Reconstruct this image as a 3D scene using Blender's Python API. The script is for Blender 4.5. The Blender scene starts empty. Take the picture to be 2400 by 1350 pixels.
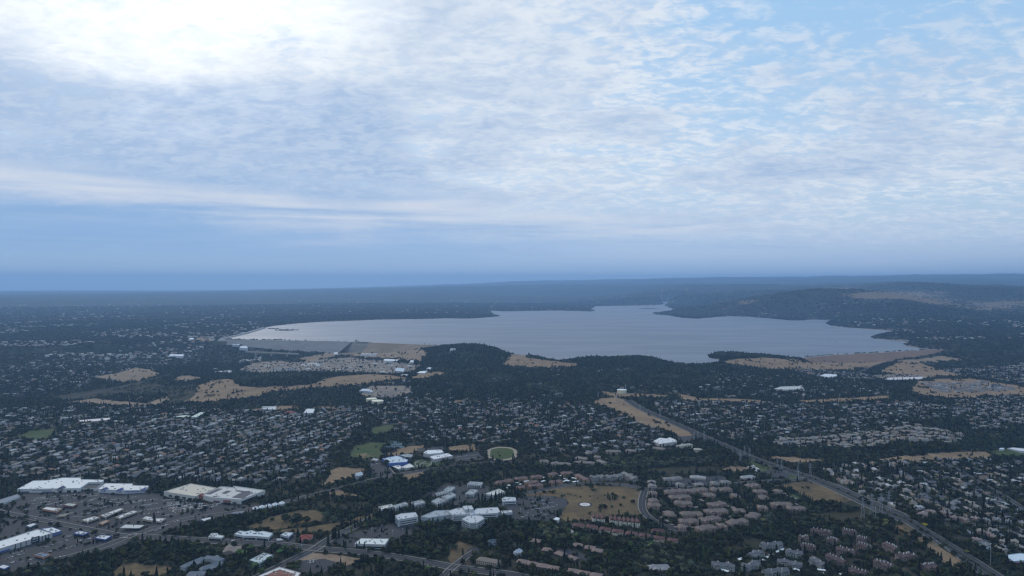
import bpy, math, random
import numpy as np
from mathutils import Vector
from mathutils.geometry import delaunay_2d_cdt
rnd = random.Random(7)
rng = np.random.default_rng(11)
S = bpy.context.scene
COL = S.collection
PI = math.pi

# ------------------------------------------------------------------ camera
CAM_Z = 500.0
PITCH = math.atan(15 / 1600)
cam_data = bpy.data.cameras.new('camera')
cam = bpy.data.objects.new('camera', cam_data)
COL.objects.link(cam)
cam.location = (0, 0, CAM_Z)
cam.rotation_euler = (PI / 2 - PITCH, 0, 0)
cam_data.sensor_width = 36
cam_data.lens = 24
cam_data.clip_start = 1
cam_data.clip_end = 200000
S.camera = cam

# ------------------------------------------------------------------ sky, sun, exposure
SUN_AZ, SUN_EL = math.radians(-27), math.radians(31)      # azimuth clockwise from +Y
SUN_DIR = Vector((math.sin(SUN_AZ) * math.cos(SUN_EL), math.cos(SUN_AZ) * math.cos(SUN_EL), math.sin(SUN_EL)))
W = bpy.data.worlds.new('World'); S.world = W; W.use_nodes = True
class G:
    """small helper that writes node graphs"""
    def __init__(s, nt): s.nt = nt
    def n(s, t, **kw):
        o = s.nt.nodes.new(t)
        for k, v in kw.items(): setattr(o, k, v)
        return o
    def put(s, sock, v):
        if v is None: return
        if isinstance(v, bpy.types.NodeSocket): s.nt.links.new(v, sock)
        elif hasattr(sock.default_value, '__len__') and not hasattr(v, '__len__'): sock.default_value = [v] * len(sock.default_value)
        elif hasattr(v, '__len__') and len(v) == 3 and len(sock.default_value) == 4: sock.default_value = (*v, 1)
        else: sock.default_value = v
    def m(s, op, a, b=None, c=None, clamp=False):
        o = s.n('ShaderNodeMath', operation=op, use_clamp=clamp)
        for i, v in enumerate((a, b, c)): s.put(o.inputs[i], v)
        return o.outputs[0]
    def v(s, op, a, b=None, scale=None):
        o = s.n('ShaderNodeVectorMath', operation=op)
        s.put(o.inputs[0], a); s.put(o.inputs[1], b)
        if scale is not None: s.put(o.inputs['Scale'], scale)
        return o.outputs['Value'] if op in ('DOT_PRODUCT', 'LENGTH') else o.outputs[0]
    def mix(s, f, a, b, blend='MIX'):
        o = s.n('ShaderNodeMix', data_type='RGBA', blend_type=blend)
        s.put(o.inputs[0], f); s.put(o.inputs[6], a); s.put(o.inputs[7], b)
        return o.outputs[2]
    def ss(s, x, lo, hi, a=0.0, b=1.0):
        o = s.n('ShaderNodeMapRange', interpolation_type='SMOOTHSTEP')
        for i, v in enumerate((x, lo, hi, a, b)): s.put(o.inputs[i], v)
        return o.outputs[0]
    def noise(s, vec, scale, detail=4, rough=.5, dist=0.0):
        o = s.n('ShaderNodeTexNoise')
        s.put(o.inputs['Vector'], vec); s.put(o.inputs['Scale'], scale); s.put(o.inputs['Detail'], detail)
        s.put(o.inputs['Roughness'], rough); s.put(o.inputs['Distortion'], dist)
        return o.outputs[0]
    def vor(s, vec, scale, out='Distance', rand=1.0):
        o = s.n('ShaderNodeTexVoronoi')
        s.put(o.inputs['Vector'], vec); s.put(o.inputs['Scale'], scale); s.put(o.inputs['Randomness'], rand)
        return o.outputs[out]
    def xyz(s, v):
        o = s.n('ShaderNodeSeparateXYZ'); s.put(o.inputs[0], v); return o.outputs
    def comb(s, x, y, z):
        o = s.n('ShaderNodeCombineXYZ')
        for i, v in enumerate((x, y, z)): s.put(o.inputs[i], v)
        return o.outputs[0]
    def mapping(s, vec, scale=(1, 1, 1), rot=(0, 0, 0), loc=(0, 0, 0)):
        o = s.n('ShaderNodeMapping'); s.put(o.inputs[0], vec); s.put(o.inputs[1], loc); s.put(o.inputs[2], rot); s.put(o.inputs[3], scale)
        return o.outputs[0]

def build_sky():
    nt = W.node_tree; g = G(nt)
    bg = nt.nodes['Background']; SK = 0.1; bg.inputs[1].default_value = SK
    sky = g.n('ShaderNodeTexSky', sky_type='NISHITA'); sky.sun_disc = False
    sky.sun_elevation = SUN_EL; sky.sun_rotation = SUN_AZ; sky.altitude = 500; sky.dust_density = 1.5; sky.air_density = 1.0
    d = g.v('NORMALIZE', g.n('ShaderNodeTexCoord').outputs['Generated'])
    x, y, z = g.xyz(d)
    zz = g.m('MAXIMUM', z, 0.0)
    inv = g.m('DIVIDE', 1.0, g.m('ADD', zz, 0.20))
    p = g.comb(g.m('MULTIPLY', x, inv), g.m('MULTIPLY', y, inv), 0.0)
    pr = g.mapping(p, rot=(0, 0, math.radians(20)), scale=(0.85, 1.15, 1))
    big = g.noise(p, 1.25, 3, .5, .5)
    med = g.noise(pr, 3.0, 4, .55, .4)
    cell = g.noise(pr, 13.0, 3, .55, .6)
    fine = g.noise(pr, 34.0, 3, .6, .4)
    streak = g.noise(g.mapping(d, scale=(1.7, 1.7, 30), loc=(1.3, .2, .4)), 1.0, 4, .5, .5)
    sundot = g.v('DOT_PRODUCT', d, tuple(SUN_DIR))
    glow = g.ss(g.m('ADD', sundot, g.m('MULTIPLY', g.m('SUBTRACT', med, .5), .07)), 0.932, 0.997)
    halo = g.ss(sundot, 0.70, 1.0)
    right = g.ss(x, 0.10, 0.52)
    high = g.ss(z, 0.15, 0.34)
    puff = g.m('ADD', g.m('MULTIPLY', cell, .64), g.m('MULTIPLY', fine, .36))
    puff = g.ss(puff, .36, .63)
    # cover: nearly closed on the left and centre, thinning towards the upper right
    cov = g.m('ADD', g.m('MULTIPLY', big, .5), g.m('ADD', g.m('MULTIPLY', med, .40), g.m('MULTIPLY', puff, .16)))
    cov = g.m('SUBTRACT', cov, g.m('MULTIPLY', g.m('MULTIPLY', right, high), .16))
    cov = g.m('ADD', cov, g.m('MULTIPLY', halo, .14))
    cov = g.ss(cov, .36, .62)
    # where the layer is deep it is blue-grey, where thin it is lit through
    deep = g.m('ADD', g.m('MULTIPLY', big, .62), g.m('MULTIPLY', med, .48))
    left = g.m('MULTIPLY', g.ss(x, .06, -.34), g.ss(z, .31, .22))
    deep = g.m('ADD', deep, g.m('MULTIPLY', left, .30))
    deep = g.m('SUBTRACT', deep, g.m('MULTIPLY', glow, .55))
    lit = g.m('ADD', g.m('MULTIPLY', g.ss(deep, .78, .42), .68), g.m('MULTIPLY', puff, .32))
    cl = g.mix(lit, (.36, .50, .73), (.87, .91, .95))
    cl = g.mix(1.0, cl, g.mix(glow, (0, 0, 0), (.40, .38, .34)), 'ADD')
    clear = g.mix(g.ss(z, 0.05, .40), (.54, .70, .88), (.38, .64, .94))
    skycol = g.mix(0.8, g.v('SCALE', sky.outputs[0], scale=SK * 1.1), clear)
    col = g.mix(g.m('MULTIPLY', cov, .88), skycol, cl)
    # the layer thins above the horizon into long flat banks and streaks, with a lit edge on the left
    streak2 = g.noise(g.mapping(d, scale=(3.2, 3.2, 62), loc=(.3, 2.2, .9)), 1.0, 4, .55, .6)
    wob = g.m('ADD', g.m('MULTIPLY', g.m('SUBTRACT', g.noise(d, 3.2, 4, .6, .3), .5), .08), g.m('MULTIPLY', g.m('SUBTRACT', cell, .5), .02))
    edge = g.m('SUBTRACT', g.m('ADD', z, wob), g.m('SUBTRACT', .080, g.m('MULTIPLY', x, .062)))
    bank = g.mix(g.ss(x, -.50, .30), (.29, .475, .755), (.47, .615, .82))
    bank = g.mix(g.m('MULTIPLY', g.ss(streak, .46, .70), .8), bank, g.mix(g.ss(x, -.5, .3), (.46, .60, .81), (.72, .75, .84)))
    bank = g.mix(g.m('MULTIPLY', g.ss(streak2, .50, .72), .5), bank, g.mix(g.ss(x, -.5, .3), (.36, .52, .77), (.62, .69, .82)))
    bank = g.mix(g.m('MULTIPLY', g.ss(streak2, .48, .30), .45), bank, (.27, .44, .72))
    col = g.mix(g.m('MULTIPLY', g.ss(edge, .085, -.035), .92), col, bank)
    rim = g.m('MULTIPLY', g.ss(edge, -.030, .004), g.ss(edge, .040, .006))
    rim = g.m('MULTIPLY', g.m('MULTIPLY', rim, .72), g.ss(g.m('ADD', g.m('MULTIPLY', streak, .55), g.m('MULTIPLY', streak2, .45)), .36, .62))
    col = g.mix(g.m('MULTIPLY', rim, g.ss(x, .5, .0)), col, (.80, .82, .87))
    low = g.ss(z, 0.060, 0.004)
    col = g.mix(g.m('MULTIPLY', low, 1.0), col, g.mix(g.ss(x, -.4, .5), (.43, .575, .75), (.45, .585, .76)))
    g.put(bg.inputs[0], g.v('SCALE', col, scale=1 / SK))
build_sky()
W.cycles.sampling_method = 'MANUAL'; W.cycles.sample_map_resolution = 1024

sun = bpy.data.lights.new('sun', 'SUN'); sun.energy = 1.0; sun.angle = math.radians(10); sun.color = (1, .90, .76)
so = bpy.data.objects.new('sun', sun); COL.objects.link(so)
so.rotation_euler = SUN_DIR.to_track_quat('Z', 'Y').to_euler(); so.location = (0, 0, 900)
S.view_settings.view_transform = 'Standard'; S.view_settings.look = 'None'
S.view_settings.exposure = 0.0; S.view_settings.gamma = 1.0; S.view_settings.use_curve_mapping = False
S.cycles.filter_width = 1.3; S.cycles.use_denoising = True; S.cycles.use_adaptive_sampling = False; S.cycles.max_bounces = 9; S.cycles.diffuse_bounces = 2; S.cycles.glossy_bounces = 2; S.cycles.volume_bounces = 5
S.cycles.transparent_max_bounces = 8; S.cycles.caustics_reflective = False; S.cycles.caustics_refractive = False

# ------------------------------------------------------------------ pixel <-> place
CT, ST = math.cos(PITCH), math.sin(PITCH)
def ray(px, py):
    a = (np.asarray(px, float) - 1200) / 1600; b = (np.asarray(py, float) - 675) / 1600
    return np.stack([a, CT - b * ST, -ST - b * CT], -1)
def project(P):
    P = np.asarray(P, float); v = P - np.array([0, 0, CAM_Z])
    zc = v[..., 1] * CT - v[..., 2] * ST; u = v[..., 1] * ST + v[..., 2] * CT
    return 1200 + 1600 * v[..., 0] / zc, 675 - 1600 * u / zc
def at_z(px, py, z):
    r = ray(px, py); t = (z - CAM_Z) / r[..., 2]
    return r * t[..., None] + np.array([0, 0, CAM_Z])
def at_d(px, py, d):
    r = ray(px, py); t = d / np.hypot(r[..., 0], r[..., 1])
    return r * t[..., None] + np.array([0, 0, CAM_Z])
# ------------------------------------------------------------------ terrain
LAKE = 40.0
ER = 7.4e6
def curv(x, y): return (x * x + y * y) / (2 * ER)
CPZ = """
0 1350 0|400 1350 0|800 1350 0|1200 1350 0|1600 1350 0|2000 1350 0|2400 1350 0
0 1150 0|400 1150 2|800 1150 0|1200 1150 4|1600 1150 2|2000 1150 0|2400 1150 0
0 1050 4|400 1050 6|800 1050 8|1200 1060 6|1600 1050 2|2000 1050 0|2400 1050 0
700 1220 6|1000 1150 -4|1300 1110 -3|1380 1170 7|1600 1300 -3|1950 1200 -3|850 1170 -5
0 960 0|300 960 0|600 960 4|850 960 14|1000 960 14|1200 950 16|1450 925 30|1700 960 10|2000 960 6|2300 960 4
0 900 -15|200 905 -18|420 915 -6|100 850 0|0 830 10|0 780 5|200 800 5
470 935 2|520 900 22|600 897 30|700 890 34|800 885 30|870 879 34|930 883 28|1020 876 32|750 915 12|640 930 8
245 879 18|320 864 32|290 895 -8|380 880 -18|350 870 10
560 860 -25|640 850 -22|500 850 -40|440 850 -45|600 838 -42|540 835 -50|700 860 -18|800 850 -20|900 850 -12|960 868 0|850 868 -12
560 804 26|600 807 20|650 809 10|700 812 0|750 817 -10|640 815 -4|580 812 4|700 820 -14|600 828 -22|700 830 -20|780 828 -26|840 828 -30|870 826 -26|900 820 -10|950 835 15|985 822 45|1000 845 40
1040 820 70|1080 815 84|1130 817 77|1170 828 56|1000 862 24|1080 868 22|1160 866 24|1190 850 38|1260 838 48|1220 860 30|1310 858 36
1350 843 52|1400 841 54|1460 842 52|1520 849 44|1380 864 22|1480 868 18|1560 863 26|1620 864 28|1700 850 41|1780 840 43|1850 841 41
1700 872 16|1900 854 20|2000 851 8|2090 847 8|1900 890 6|2050 875 6|2200 880 6|2300 870 12|2200 833 18|1800 862 22|2400 850 25|2300 830 45
2380 900 10|2200 905 8|1750 895 12|1550 890 16|1350 890 20|1150 890 22|1000 895 24
400 800 20|500 805 18|520 800 40|620 766 42|600 780 30|300 760 20|0 740 15|300 720 20
760 750 44|1000 742 46|1140 738 44|1250 724 46|1380 724 46|1480 712 48|1640 730 70|1720 715 130|1800 735 70|1900 742 60|1950 748 46
2000 755 70|2100 765 75|2130 790 65|2200 800 70|2300 790 70|2400 780 80|2250 760 90|2400 750 110
"""
CPD = """
1900 681 10300|1960 685 10000|1840 687 10300|1800 697 10000|2020 703 9600|2080 720 9000|2130 735 8600|1740 700 10600
2150 736 9000|2000 743 8600|1980 690 13000|2080 690 13000|2140 663 15500|2220 672 14500|2060 672 15000|2300 672 15500|2380 674 15500
2200 700 12000|2300 715 11000|2400 700 12500
0 700 19000|600 700 19000|1000 692 19000|1400 690 19000|1600 690 15000
0 686 35000|400 684 35000|800 676 35000|1200 670 33000|1600 674 19000|2000 671 18500|2400 670 18500
0 682 44000|400 681.5 44000|700 677 44000|1000 669 44000|1200 661 44000|1290 656.5 44000|1400 660 44000|1550 653 42000|1700 652 42000|1850 650 40000|1980 648 40000|2150 646 38000|2300 644 38000|2400 643 38000
1200 669 27000|1400 669 26000|1600 666 25000|1800 667 25000|2000 664 24000|2200 662 24000|2400 663 24000
0 681.4 52000|800 678 52000|1300 666 52000|1600 662 51000|2000 660 51000|2400 658 51000
"""
cp = []
for t in CPZ.replace('\n', '|').split('|'):
    if t.strip():
        a, b, c = map(float, t.split()); cp.append(at_z(a, b, c))
for t in CPD.replace('\n', '|').split('|'):
    if t.strip():
        a, b, c = map(float, t.split()); cp.append(at_d(a, b, c))
for k in range(9):                                   # ground round and behind the camera
    for d in (300, 900, 6000, 30000, 52000):
        a = math.radians(60 + k * 30)
        if d < 1000 and k % 2: continue
        cp.append(np.array([math.sin(a) * d, math.cos(a) * d, -curv(d, 0) + (0 if d < 8000 else 30)]))
cp.append(np.array([0., 500., 0.]))
cp = np.array(cp); cp[:, 2] += curv(cp[:, 0], cp[:, 1])
def uv_of(x, y):
    d = np.hypot(x, y) + 1e-6; return np.arctan2(x, y), np.log(d)
_ca, _cl = uv_of(cp[:, 0], cp[:, 1])
def _phi(a, l, wrap=True):
    da = np.abs(a[:, None] - _ca[None]); da = np.minimum(da, 2 * PI - da)
    return np.sqrt((da / 1.0) ** 2 + ((l[:, None] - _cl[None]) * 1.0) ** 2 + .10 ** 2)
_A = _phi(_ca, _cl); n_ = len(cp)
_M = np.zeros((n_ + 1, n_ + 1)); _M[:n_, :n_] = _A - 1e-3 * np.eye(n_) * 4; _M[:n_, n_] = 1; _M[n_, :n_] = 1
_w = np.linalg.solve(_M, np.append(cp[:, 2], 0))
def vnoise(x, y, seed=0):
    xi, yi = np.floor(x).astype(np.int64), np.floor(y).astype(np.int64); fx, fy = x - xi, y - yi
    def h(i, j):
        n = (i * 374761393 + j * 668265263 + seed * 974711) & 0x7fffffff
        n = ((n ^ (n >> 13)) * 1274126177) & 0x7fffffff
        return ((n ^ (n >> 16)) & 0xffff) / 65535.0
    sx, sy = fx * fx * (3 - 2 * fx), fy * fy * (3 - 2 * fy)
    a = h(xi, yi) * (1 - sx) + h(xi + 1, yi) * sx; b = h(xi, yi + 1) * (1 - sx) + h(xi + 1, yi + 1) * sx
    return a * (1 - sy) + b * sy
def fbm(x, y, seed=0, o=4):
    r, A = 0, .5
    for k in range(o):
        r = r + A * (vnoise(x * 2 ** k, y * 2 ** k, seed + k) - .5); A *= .5
    return r
def zraw(x, y):
    x = np.asarray(x, float).ravel(); y = np.asarray(y, float).ravel(); a, l = uv_of(x, y)
    z = np.empty(len(x))
    for i in range(0, len(x), 40000):
        z[i:i + 40000] = _phi(a[i:i + 40000], l[i:i + 40000]) @ _w[:n_] + _w[n_]
    d = np.hypot(x, y); ang = np.degrees(a)
    t = np.clip((d - 3200) / 6000, 0, 1)
    z = z + fbm(x / 240, y / 240, 3, 3) * (3 + 10 * t)
    t2 = np.clip((d - 7500) / 6000, 0, 1) * np.clip((ang + 20) / 35, 0.12, 1)
    rid = np.abs(fbm(x / 1500, y / 1500, 9, 4)) * -2 + .25
    z = z + (fbm(x / 2600, y / 2600, 5, 4) * 1.2 + rid * .6) * 150 * t2
    return z
# lake outline, traced along its shores
LAKE_PX = [(524,795),(545,789),(575,782),(604,774),(622,768),(640,764),(700,758),(760,754),(820,752),(900,749),(980,748),(1050,746),(1100,747),(1140,744),(1172,741),(1158,737),(1150,732),(1152,728),(1180,730),(1240,729),(1300,728),(1350,729),(1380,730),(1396,729),(1386,724),(1396,718),(1440,717),(1500,716),(1535,715),(1556,713),(1548,709),(1552,704),(1580,703),(1608,703),(1610,708),(1585,711),(1556,716),(1570,722),(1590,726),(1560,731),(1528,733),(1535,737),(1570,740),(1600,745),(1635,747),(1680,743),(1710,741),(1745,742),(1800,746),(1850,751),(1885,751),(1900,749),(1948,750),(1936,758),(1945,763),(1990,768),(2050,772),(2108,776),(2070,782),(2040,790),(2050,794),(2090,797),(2124,799),(2118,806),(2130,812),(2160,816),(2200,818),(2140,822),(2060,827),(1960,832),(1905,836),(1882,839),(1862,838),(1830,834),(1780,831),(1720,829),(1680,830),(1658,833),(1664,839),(1690,843),(1684,849),(1660,852),(1620,853),(1590,851),(1560,847),(1540,843),(1500,840),(1450,842),(1380,842),(1310,846),(1285,843),(1270,838),(1240,836),(1205,834),(1180,828),(1120,816),(1040,809),(950,806),(870,803),(812,801),(740,799),(660,797),(580,796.5)]
LPX = np.array(LAKE_PX, float)
LW = at_z(LPX[:, 0], LPX[:, 1], LAKE)
for _ in range(2):
    LW = at_z(LPX[:, 0], LPX[:, 1], LAKE - curv(LW[:, 0], LW[:, 1]))
def pip(px, py, poly):
    poly = np.asarray(poly, float); px = np.asarray(px); py = np.asarray(py)
    ins = np.zeros(px.shape, bool); j = len(poly) - 1
    for i in range(len(poly)):
        xi, yi = poly[i, 0], poly[i, 1]; xj, yj = poly[j, 0], poly[j, 1]
        c = (yi > py) != (yj > py)
        with np.errstate(divide='ignore', invalid='ignore'):
            ins ^= c & (px < (xj - xi) * (py - yi) / (yj - yi + 1e-12) + xi)
        j = i
    return ins
def dist_poly(x, y, poly):
    d = np.full(x.shape, 1e9)
    for i in range(len(poly)):
        a = poly[i - 1]; b = poly[i]; ab = b - a; L = (ab ** 2).sum() + 1e-9
        t = np.clip(((x - a[0]) * ab[0] + (y - a[1]) * ab[1]) / L, 0, 1)
        d = np.minimum(d, np.hypot(x - a[0] - t * ab[0], y - a[1] - t * ab[1]))
    return d
# grid: fine before the camera, coarse elsewhere, rings closer together near the camera
az = np.concatenate([np.radians(np.linspace(-180, -46, 40))[:-1], np.radians(np.linspace(-46, 46, 560)), np.radians(np.linspace(46, 180, 40))[1:]])
lr = np.concatenate([np.linspace(math.log(30), math.log(1000), 14)[:-1], np.linspace(math.log(1000), math.log(9500), 250)[:-1], np.linspace(math.log(9500), math.log(52000), 120)])
AZ, LR = np.meshgrid(az, lr); GX = np.exp(LR) * np.sin(AZ); GY = np.exp(LR) * np.cos(AZ)
GZ = zraw(GX, GY).reshape(GX.shape)
near = (np.hypot(GX, GY) > 3000) & (np.hypot(GX, GY) < 17000) & (np.abs(AZ) < .9)
dl = np.full(GX.shape, 1e9); il = np.zeros(GX.shape, bool)
dl[near] = dist_poly(GX[near], GY[near], LW[:, :2]); il[near] = pip(GX[near], GY[near], LW[:, :2])
far_ = np.hypot(GX, GY)
band = 25 + far_ * .006                              # banks ease down to the waterline
sm = np.clip(dl / band, 0, 1); sm = sm * sm * (3 - 2 * sm)
bank = LAKE - 1.2
low = np.clip((far_ - 4900) / 600, 0, 1)             # behind the dams land may stay below the lake
GZ2 = bank + (np.maximum(GZ, np.where((AZ < -.11) & (far_ < 5600), -60, LAKE - .8)) - bank) * sm
GZ = np.where(il, LAKE - 4, np.where(near & (dl < band), GZ2, GZ))
GZ = np.where(near & ~il & (far_ > 5700) & (dl < 4000) , np.maximum(GZ, LAKE - 1), GZ)
GZ = np.minimum(GZ - curv(GX, GY), 945)
def zg(x, y):
    x = np.asarray(x, float); y = np.asarray(y, float)
    a = np.arctan2(x, y); l = np.log(np.hypot(x, y) + 1e-6)
    i = np.clip(np.searchsorted(az, a) - 1, 0, len(az) - 2); j = np.clip(np.searchsorted(lr, l) - 1, 0, len(lr) - 2)
    fx = np.clip((a - az[i]) / (az[i + 1] - az[i]), 0, 1); fy = np.clip((l - lr[j]) / (lr[j + 1] - lr[j]), 0, 1)
    return (GZ[j, i] * (1 - fx) + GZ[j, i + 1] * fx) * (1 - fy) + (GZ[j + 1, i] * (1 - fx) + GZ[j + 1, i + 1] * fx) * fy
_T = np.exp(np.linspace(math.log(700), math.log(51500), 900))
def ground_at(px, py):
    """where the sight line through a pixel meets the ground: array of x, y, z"""
    px = np.atleast_1d(np.asarray(px, float)); py = np.atleast_1d(np.asarray(py, float))
    r = ray(px, py); r = r / np.hypot(r[:, 0], r[:, 1])[:, None]; out = np.zeros((len(px), 3))
    for k in range(len(px)):
        X, Y, Z = r[k, 0] * _T, r[k, 1] * _T, CAM_Z + r[k, 2] * _T
        h = Z - zg(X, Y); c = np.nonzero(h < 0)[0]
        q = c[0] if len(c) else len(_T) - 1
        q = max(q, 1); t = _T[q - 1] + (_T[q] - _T[q - 1]) * np.clip(h[q - 1] / (h[q - 1] - h[q] + 1e-9), 0, 1)
        x, y = r[k, 0] * t, r[k, 1] * t
        out[k] = (x, y, float(zg(x, y)))
    return out
def gpt(px, py): return ground_at([px], [py])[0]

# ------------------------------------------------------------------ materials
MATS = {}
def new_mat(name):
    m = bpy.data.materials.new(name); m.use_nodes = True; MATS[name] = m
    return m, G(m.node_tree), m.node_tree.nodes['Principled BSDF']
def plain(name, col, rough=.8, var=.12, scale=.15, spec=.3, metal=0.0):
    m, g, b = new_mat(name)
    pos = g.n('ShaderNodeNewGeometry').outputs['Position']
    n1 = g.noise(pos, scale, 5, .6)
    k = g.m('ADD', 1 - var, g.m('MULTIPLY', n1, 2 * var))
    g.put(b.inputs['Base Color'], g.v('SCALE', col, scale=k))
    g.put(b.inputs['Roughness'], rough); g.put(b.inputs['Specular IOR Level'], spec); g.put(b.inputs['Metallic'], metal)
    return m
def objcol(name, rough=.8, var=.15, scale=.2, rv=0.0):
    """base colour comes from the object's own colour; rv adds a difference from one copy to the next"""
    m, g, b = new_mat(name)
    oi = g.n('ShaderNodeObjectInfo')
    pos = g.n('ShaderNodeNewGeometry').outputs['Position']
    k = g.m('ADD', 1 - var, g.m('MULTIPLY', g.noise(pos, scale, 4, .6), 2 * var))
    if rv: k = g.m('MULTIPLY', k, g.m('ADD', 1 - rv, g.m('MULTIPLY', oi.outputs['Random'], 2 * rv)))
    g.put(b.inputs['Base Color'], g.v('SCALE', oi.outputs['Color'], scale=k))
    g.put(b.inputs['Roughness'], rough); g.put(b.inputs['Specular IOR Level'], .25)
    return m
def attrcol(name, attr='col', rough=.8, var=.12, scale=.2):
    m, g, b = new_mat(name)
    a = g.n('ShaderNodeAttribute'); a.attribute_name = attr
    pos = g.n('ShaderNodeNewGeometry').outputs['Position']
    k = g.m('ADD', 1 - var, g.m('MULTIPLY', g.noise(pos, scale, 4, .6), 2 * var))
    g.put(b.inputs['Base Color'], g.v('SCALE', a.outputs['Color'], scale=k))
    g.put(b.inputs['Roughness'], rough); g.put(b.inputs['Specular IOR Level'], .25)
    return m

def ground_material():
    m, g, b = new_mat('ground')
    pos = g.n('ShaderNodeNewGeometry').outputs['Position']
    px, py, pz = g.xyz(pos); p = g.comb(px, py, 0.0)
    a = g.n('ShaderNodeAttribute'); a.attribute_name = 'dry'; dry = a.outputs['Fac']
    a2 = g.n('ShaderNodeAttribute'); a2.attribute_name = 'farf'; far = a2.outputs['Fac']
    big = g.noise(p, .0011, 5, .6); mid = g.noise(p, .0045, 5, .6, .4); sml = g.noise(p, .03, 5, .65)
    clump = g.vor(p, .05)
    forest = g.mix(g.ss(clump, .15, .75), (.040, .046, .022), (.018, .022, .012))
    forest = g.mix(g.ss(mid, .35, .7), forest, (.030, .036, .019))
    soil = g.mix(g.ss(sml, .35, .65), (.032, .032, .022), (.075, .062, .043))
    nearc = g.mix(g.ss(mid, .45, .62), soil, (.026, .034, .018))
    c = g.mix(far, nearc, forest)
    grass = g.mix(g.ss(sml, .3, .7), (.235, .165, .10), (.165, .118, .075))
    dm = g.m('ADD', g.m('MULTIPLY', big, .5), g.m('ADD', g.m('MULTIPLY', mid, .5), g.m('MULTIPLY', dry, .42)))
    dm = g.ss(dm, .66, .74)
    dm = g.m('MULTIPLY', dm, g.ss(clump, .25, .42, .45, 1.0))
    c = g.mix(g.m('MULTIPLY', dm, g.m('MAXIMUM', far, g.ss(dry, .3, .6))), c, grass)
    # towns far off: pale roofs as sparse cells
    cells = g.n('ShaderNodeTexVoronoi'); g.put(cells.inputs['Vector'], g.mapping(p, rot=(0, 0, .5), scale=(1, 1.7, 1))); g.put(cells.inputs['Scale'], .024)
    cr = g.xyz(cells.outputs['Color'])[0]
    town = g.ss(g.noise(g.mapping(p, loc=(4000, 0, 0)), .0009, 4, .6), .47, .62)
    sp = g.m('MULTIPLY', g.m('MULTIPLY', g.m('GREATER_THAN', cr, .80), g.m('LESS_THAN', cells.outputs['Distance'], .42)), g.m('MULTIPLY', far, town))
    c = g.mix(sp, c, (.40, .38, .36))
    g.put(b.inputs['Base Color'], c); g.put(b.inputs['Roughness'], .95); g.put(b.inputs['Specular IOR Level'], .08)
    bm = g.n('ShaderNodeBump'); g.put(bm.inputs['Height'], g.m('MULTIPLY', clump, far)); g.put(bm.inputs['Strength'], .5); bm.inputs['Distance'].default_value = 9
    g.put(b.inputs['Normal'], bm.outputs[0])
    return m
def water_material():
    m, g, b = new_mat('water')
    p = g.n('ShaderNodeNewGeometry').outputs['Position']
    h = g.m('ADD', g.noise(g.mapping(p, rot=(0, 0, .4), scale=(1, 2.2, 1)), .05, 5, .6), g.m('MULTIPLY', g.noise(g.mapping(p, rot=(0, 0, -.2), scale=(1, 2.5, 1)), .004, 4, .5), 1.6))
    bm = g.n('ShaderNodeBump'); g.put(bm.inputs['Height'], h); bm.inputs['Strength'].default_value = .6; bm.inputs['Distance'].default_value = 3
    g.put(b.inputs['Normal'], bm.outputs[0])
    gust = g.noise(g.mapping(p, rot=(0, 0, .25), scale=(1, 3.2, 1)), .0011, 5, .6, .4)
    g.put(b.inputs['Base Color'], (.17, .185, .215)); g.put(b.inputs['Roughness'], g.ss(gust, .3, .7, .42, .56)); g.put(b.inputs['IOR'], 1.333)
    return m

# ------------------------------------------------------------------ object helpers
def props(o, label=None, cat=None, group=None, kind=None):
    if label: o['label'] = label
    if cat: o['category'] = cat
    if group: o['group'] = group
    if kind: o['kind'] = kind
    return o
def mesh_obj(name, verts, faces, mats, mi=None, parent=None, smooth=False, kind=None):
    me = bpy.data.meshes.new(name)
    me.from_pydata([tuple(map(float, v)) for v in verts], [], [tuple(f) for f in faces])
    for m in (mats if isinstance(mats, (list, tuple)) else [mats]): me.materials.append(m)
    if mi is not None: me.polygons.foreach_set('material_index', np.asarray(mi, np.int32))
    if smooth: me.polygons.foreach_set('use_smooth', np.ones(len(me.polygons), bool))
    me.update()
    o = bpy.data.objects.new(name, me); COL.objects.link(o)
    if parent is not None: o.parent = parent
    if kind: o['kind'] = kind
    return o
def grid_mesh(me, X, Y, Z):
    r, c = X.shape; v = np.stack([X, Y, Z], -1).reshape(-1, 3)
    i = np.arange(r * c).reshape(r, c)
    f = np.stack([i[:-1, :-1], i[:-1, 1:], i[1:, 1:], i[1:, :-1]], -1).reshape(-1, 4)[:, ::-1]
    raw_mesh(me, v, f)
def raw_mesh(me, v, f):
    f = np.asarray(f, np.int32); k = f.shape[1]
    me.vertices.add(len(v)); me.vertices.foreach_set('co', np.asarray(v, np.float32).ravel())
    me.loops.add(f.size); me.loops.foreach_set('vertex_index', f.ravel())
    me.polygons.add(len(f)); me.polygons.foreach_set('loop_start', np.arange(0, f.size, k, dtype=np.int32))
    me.update(calc_edges=True)

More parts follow.
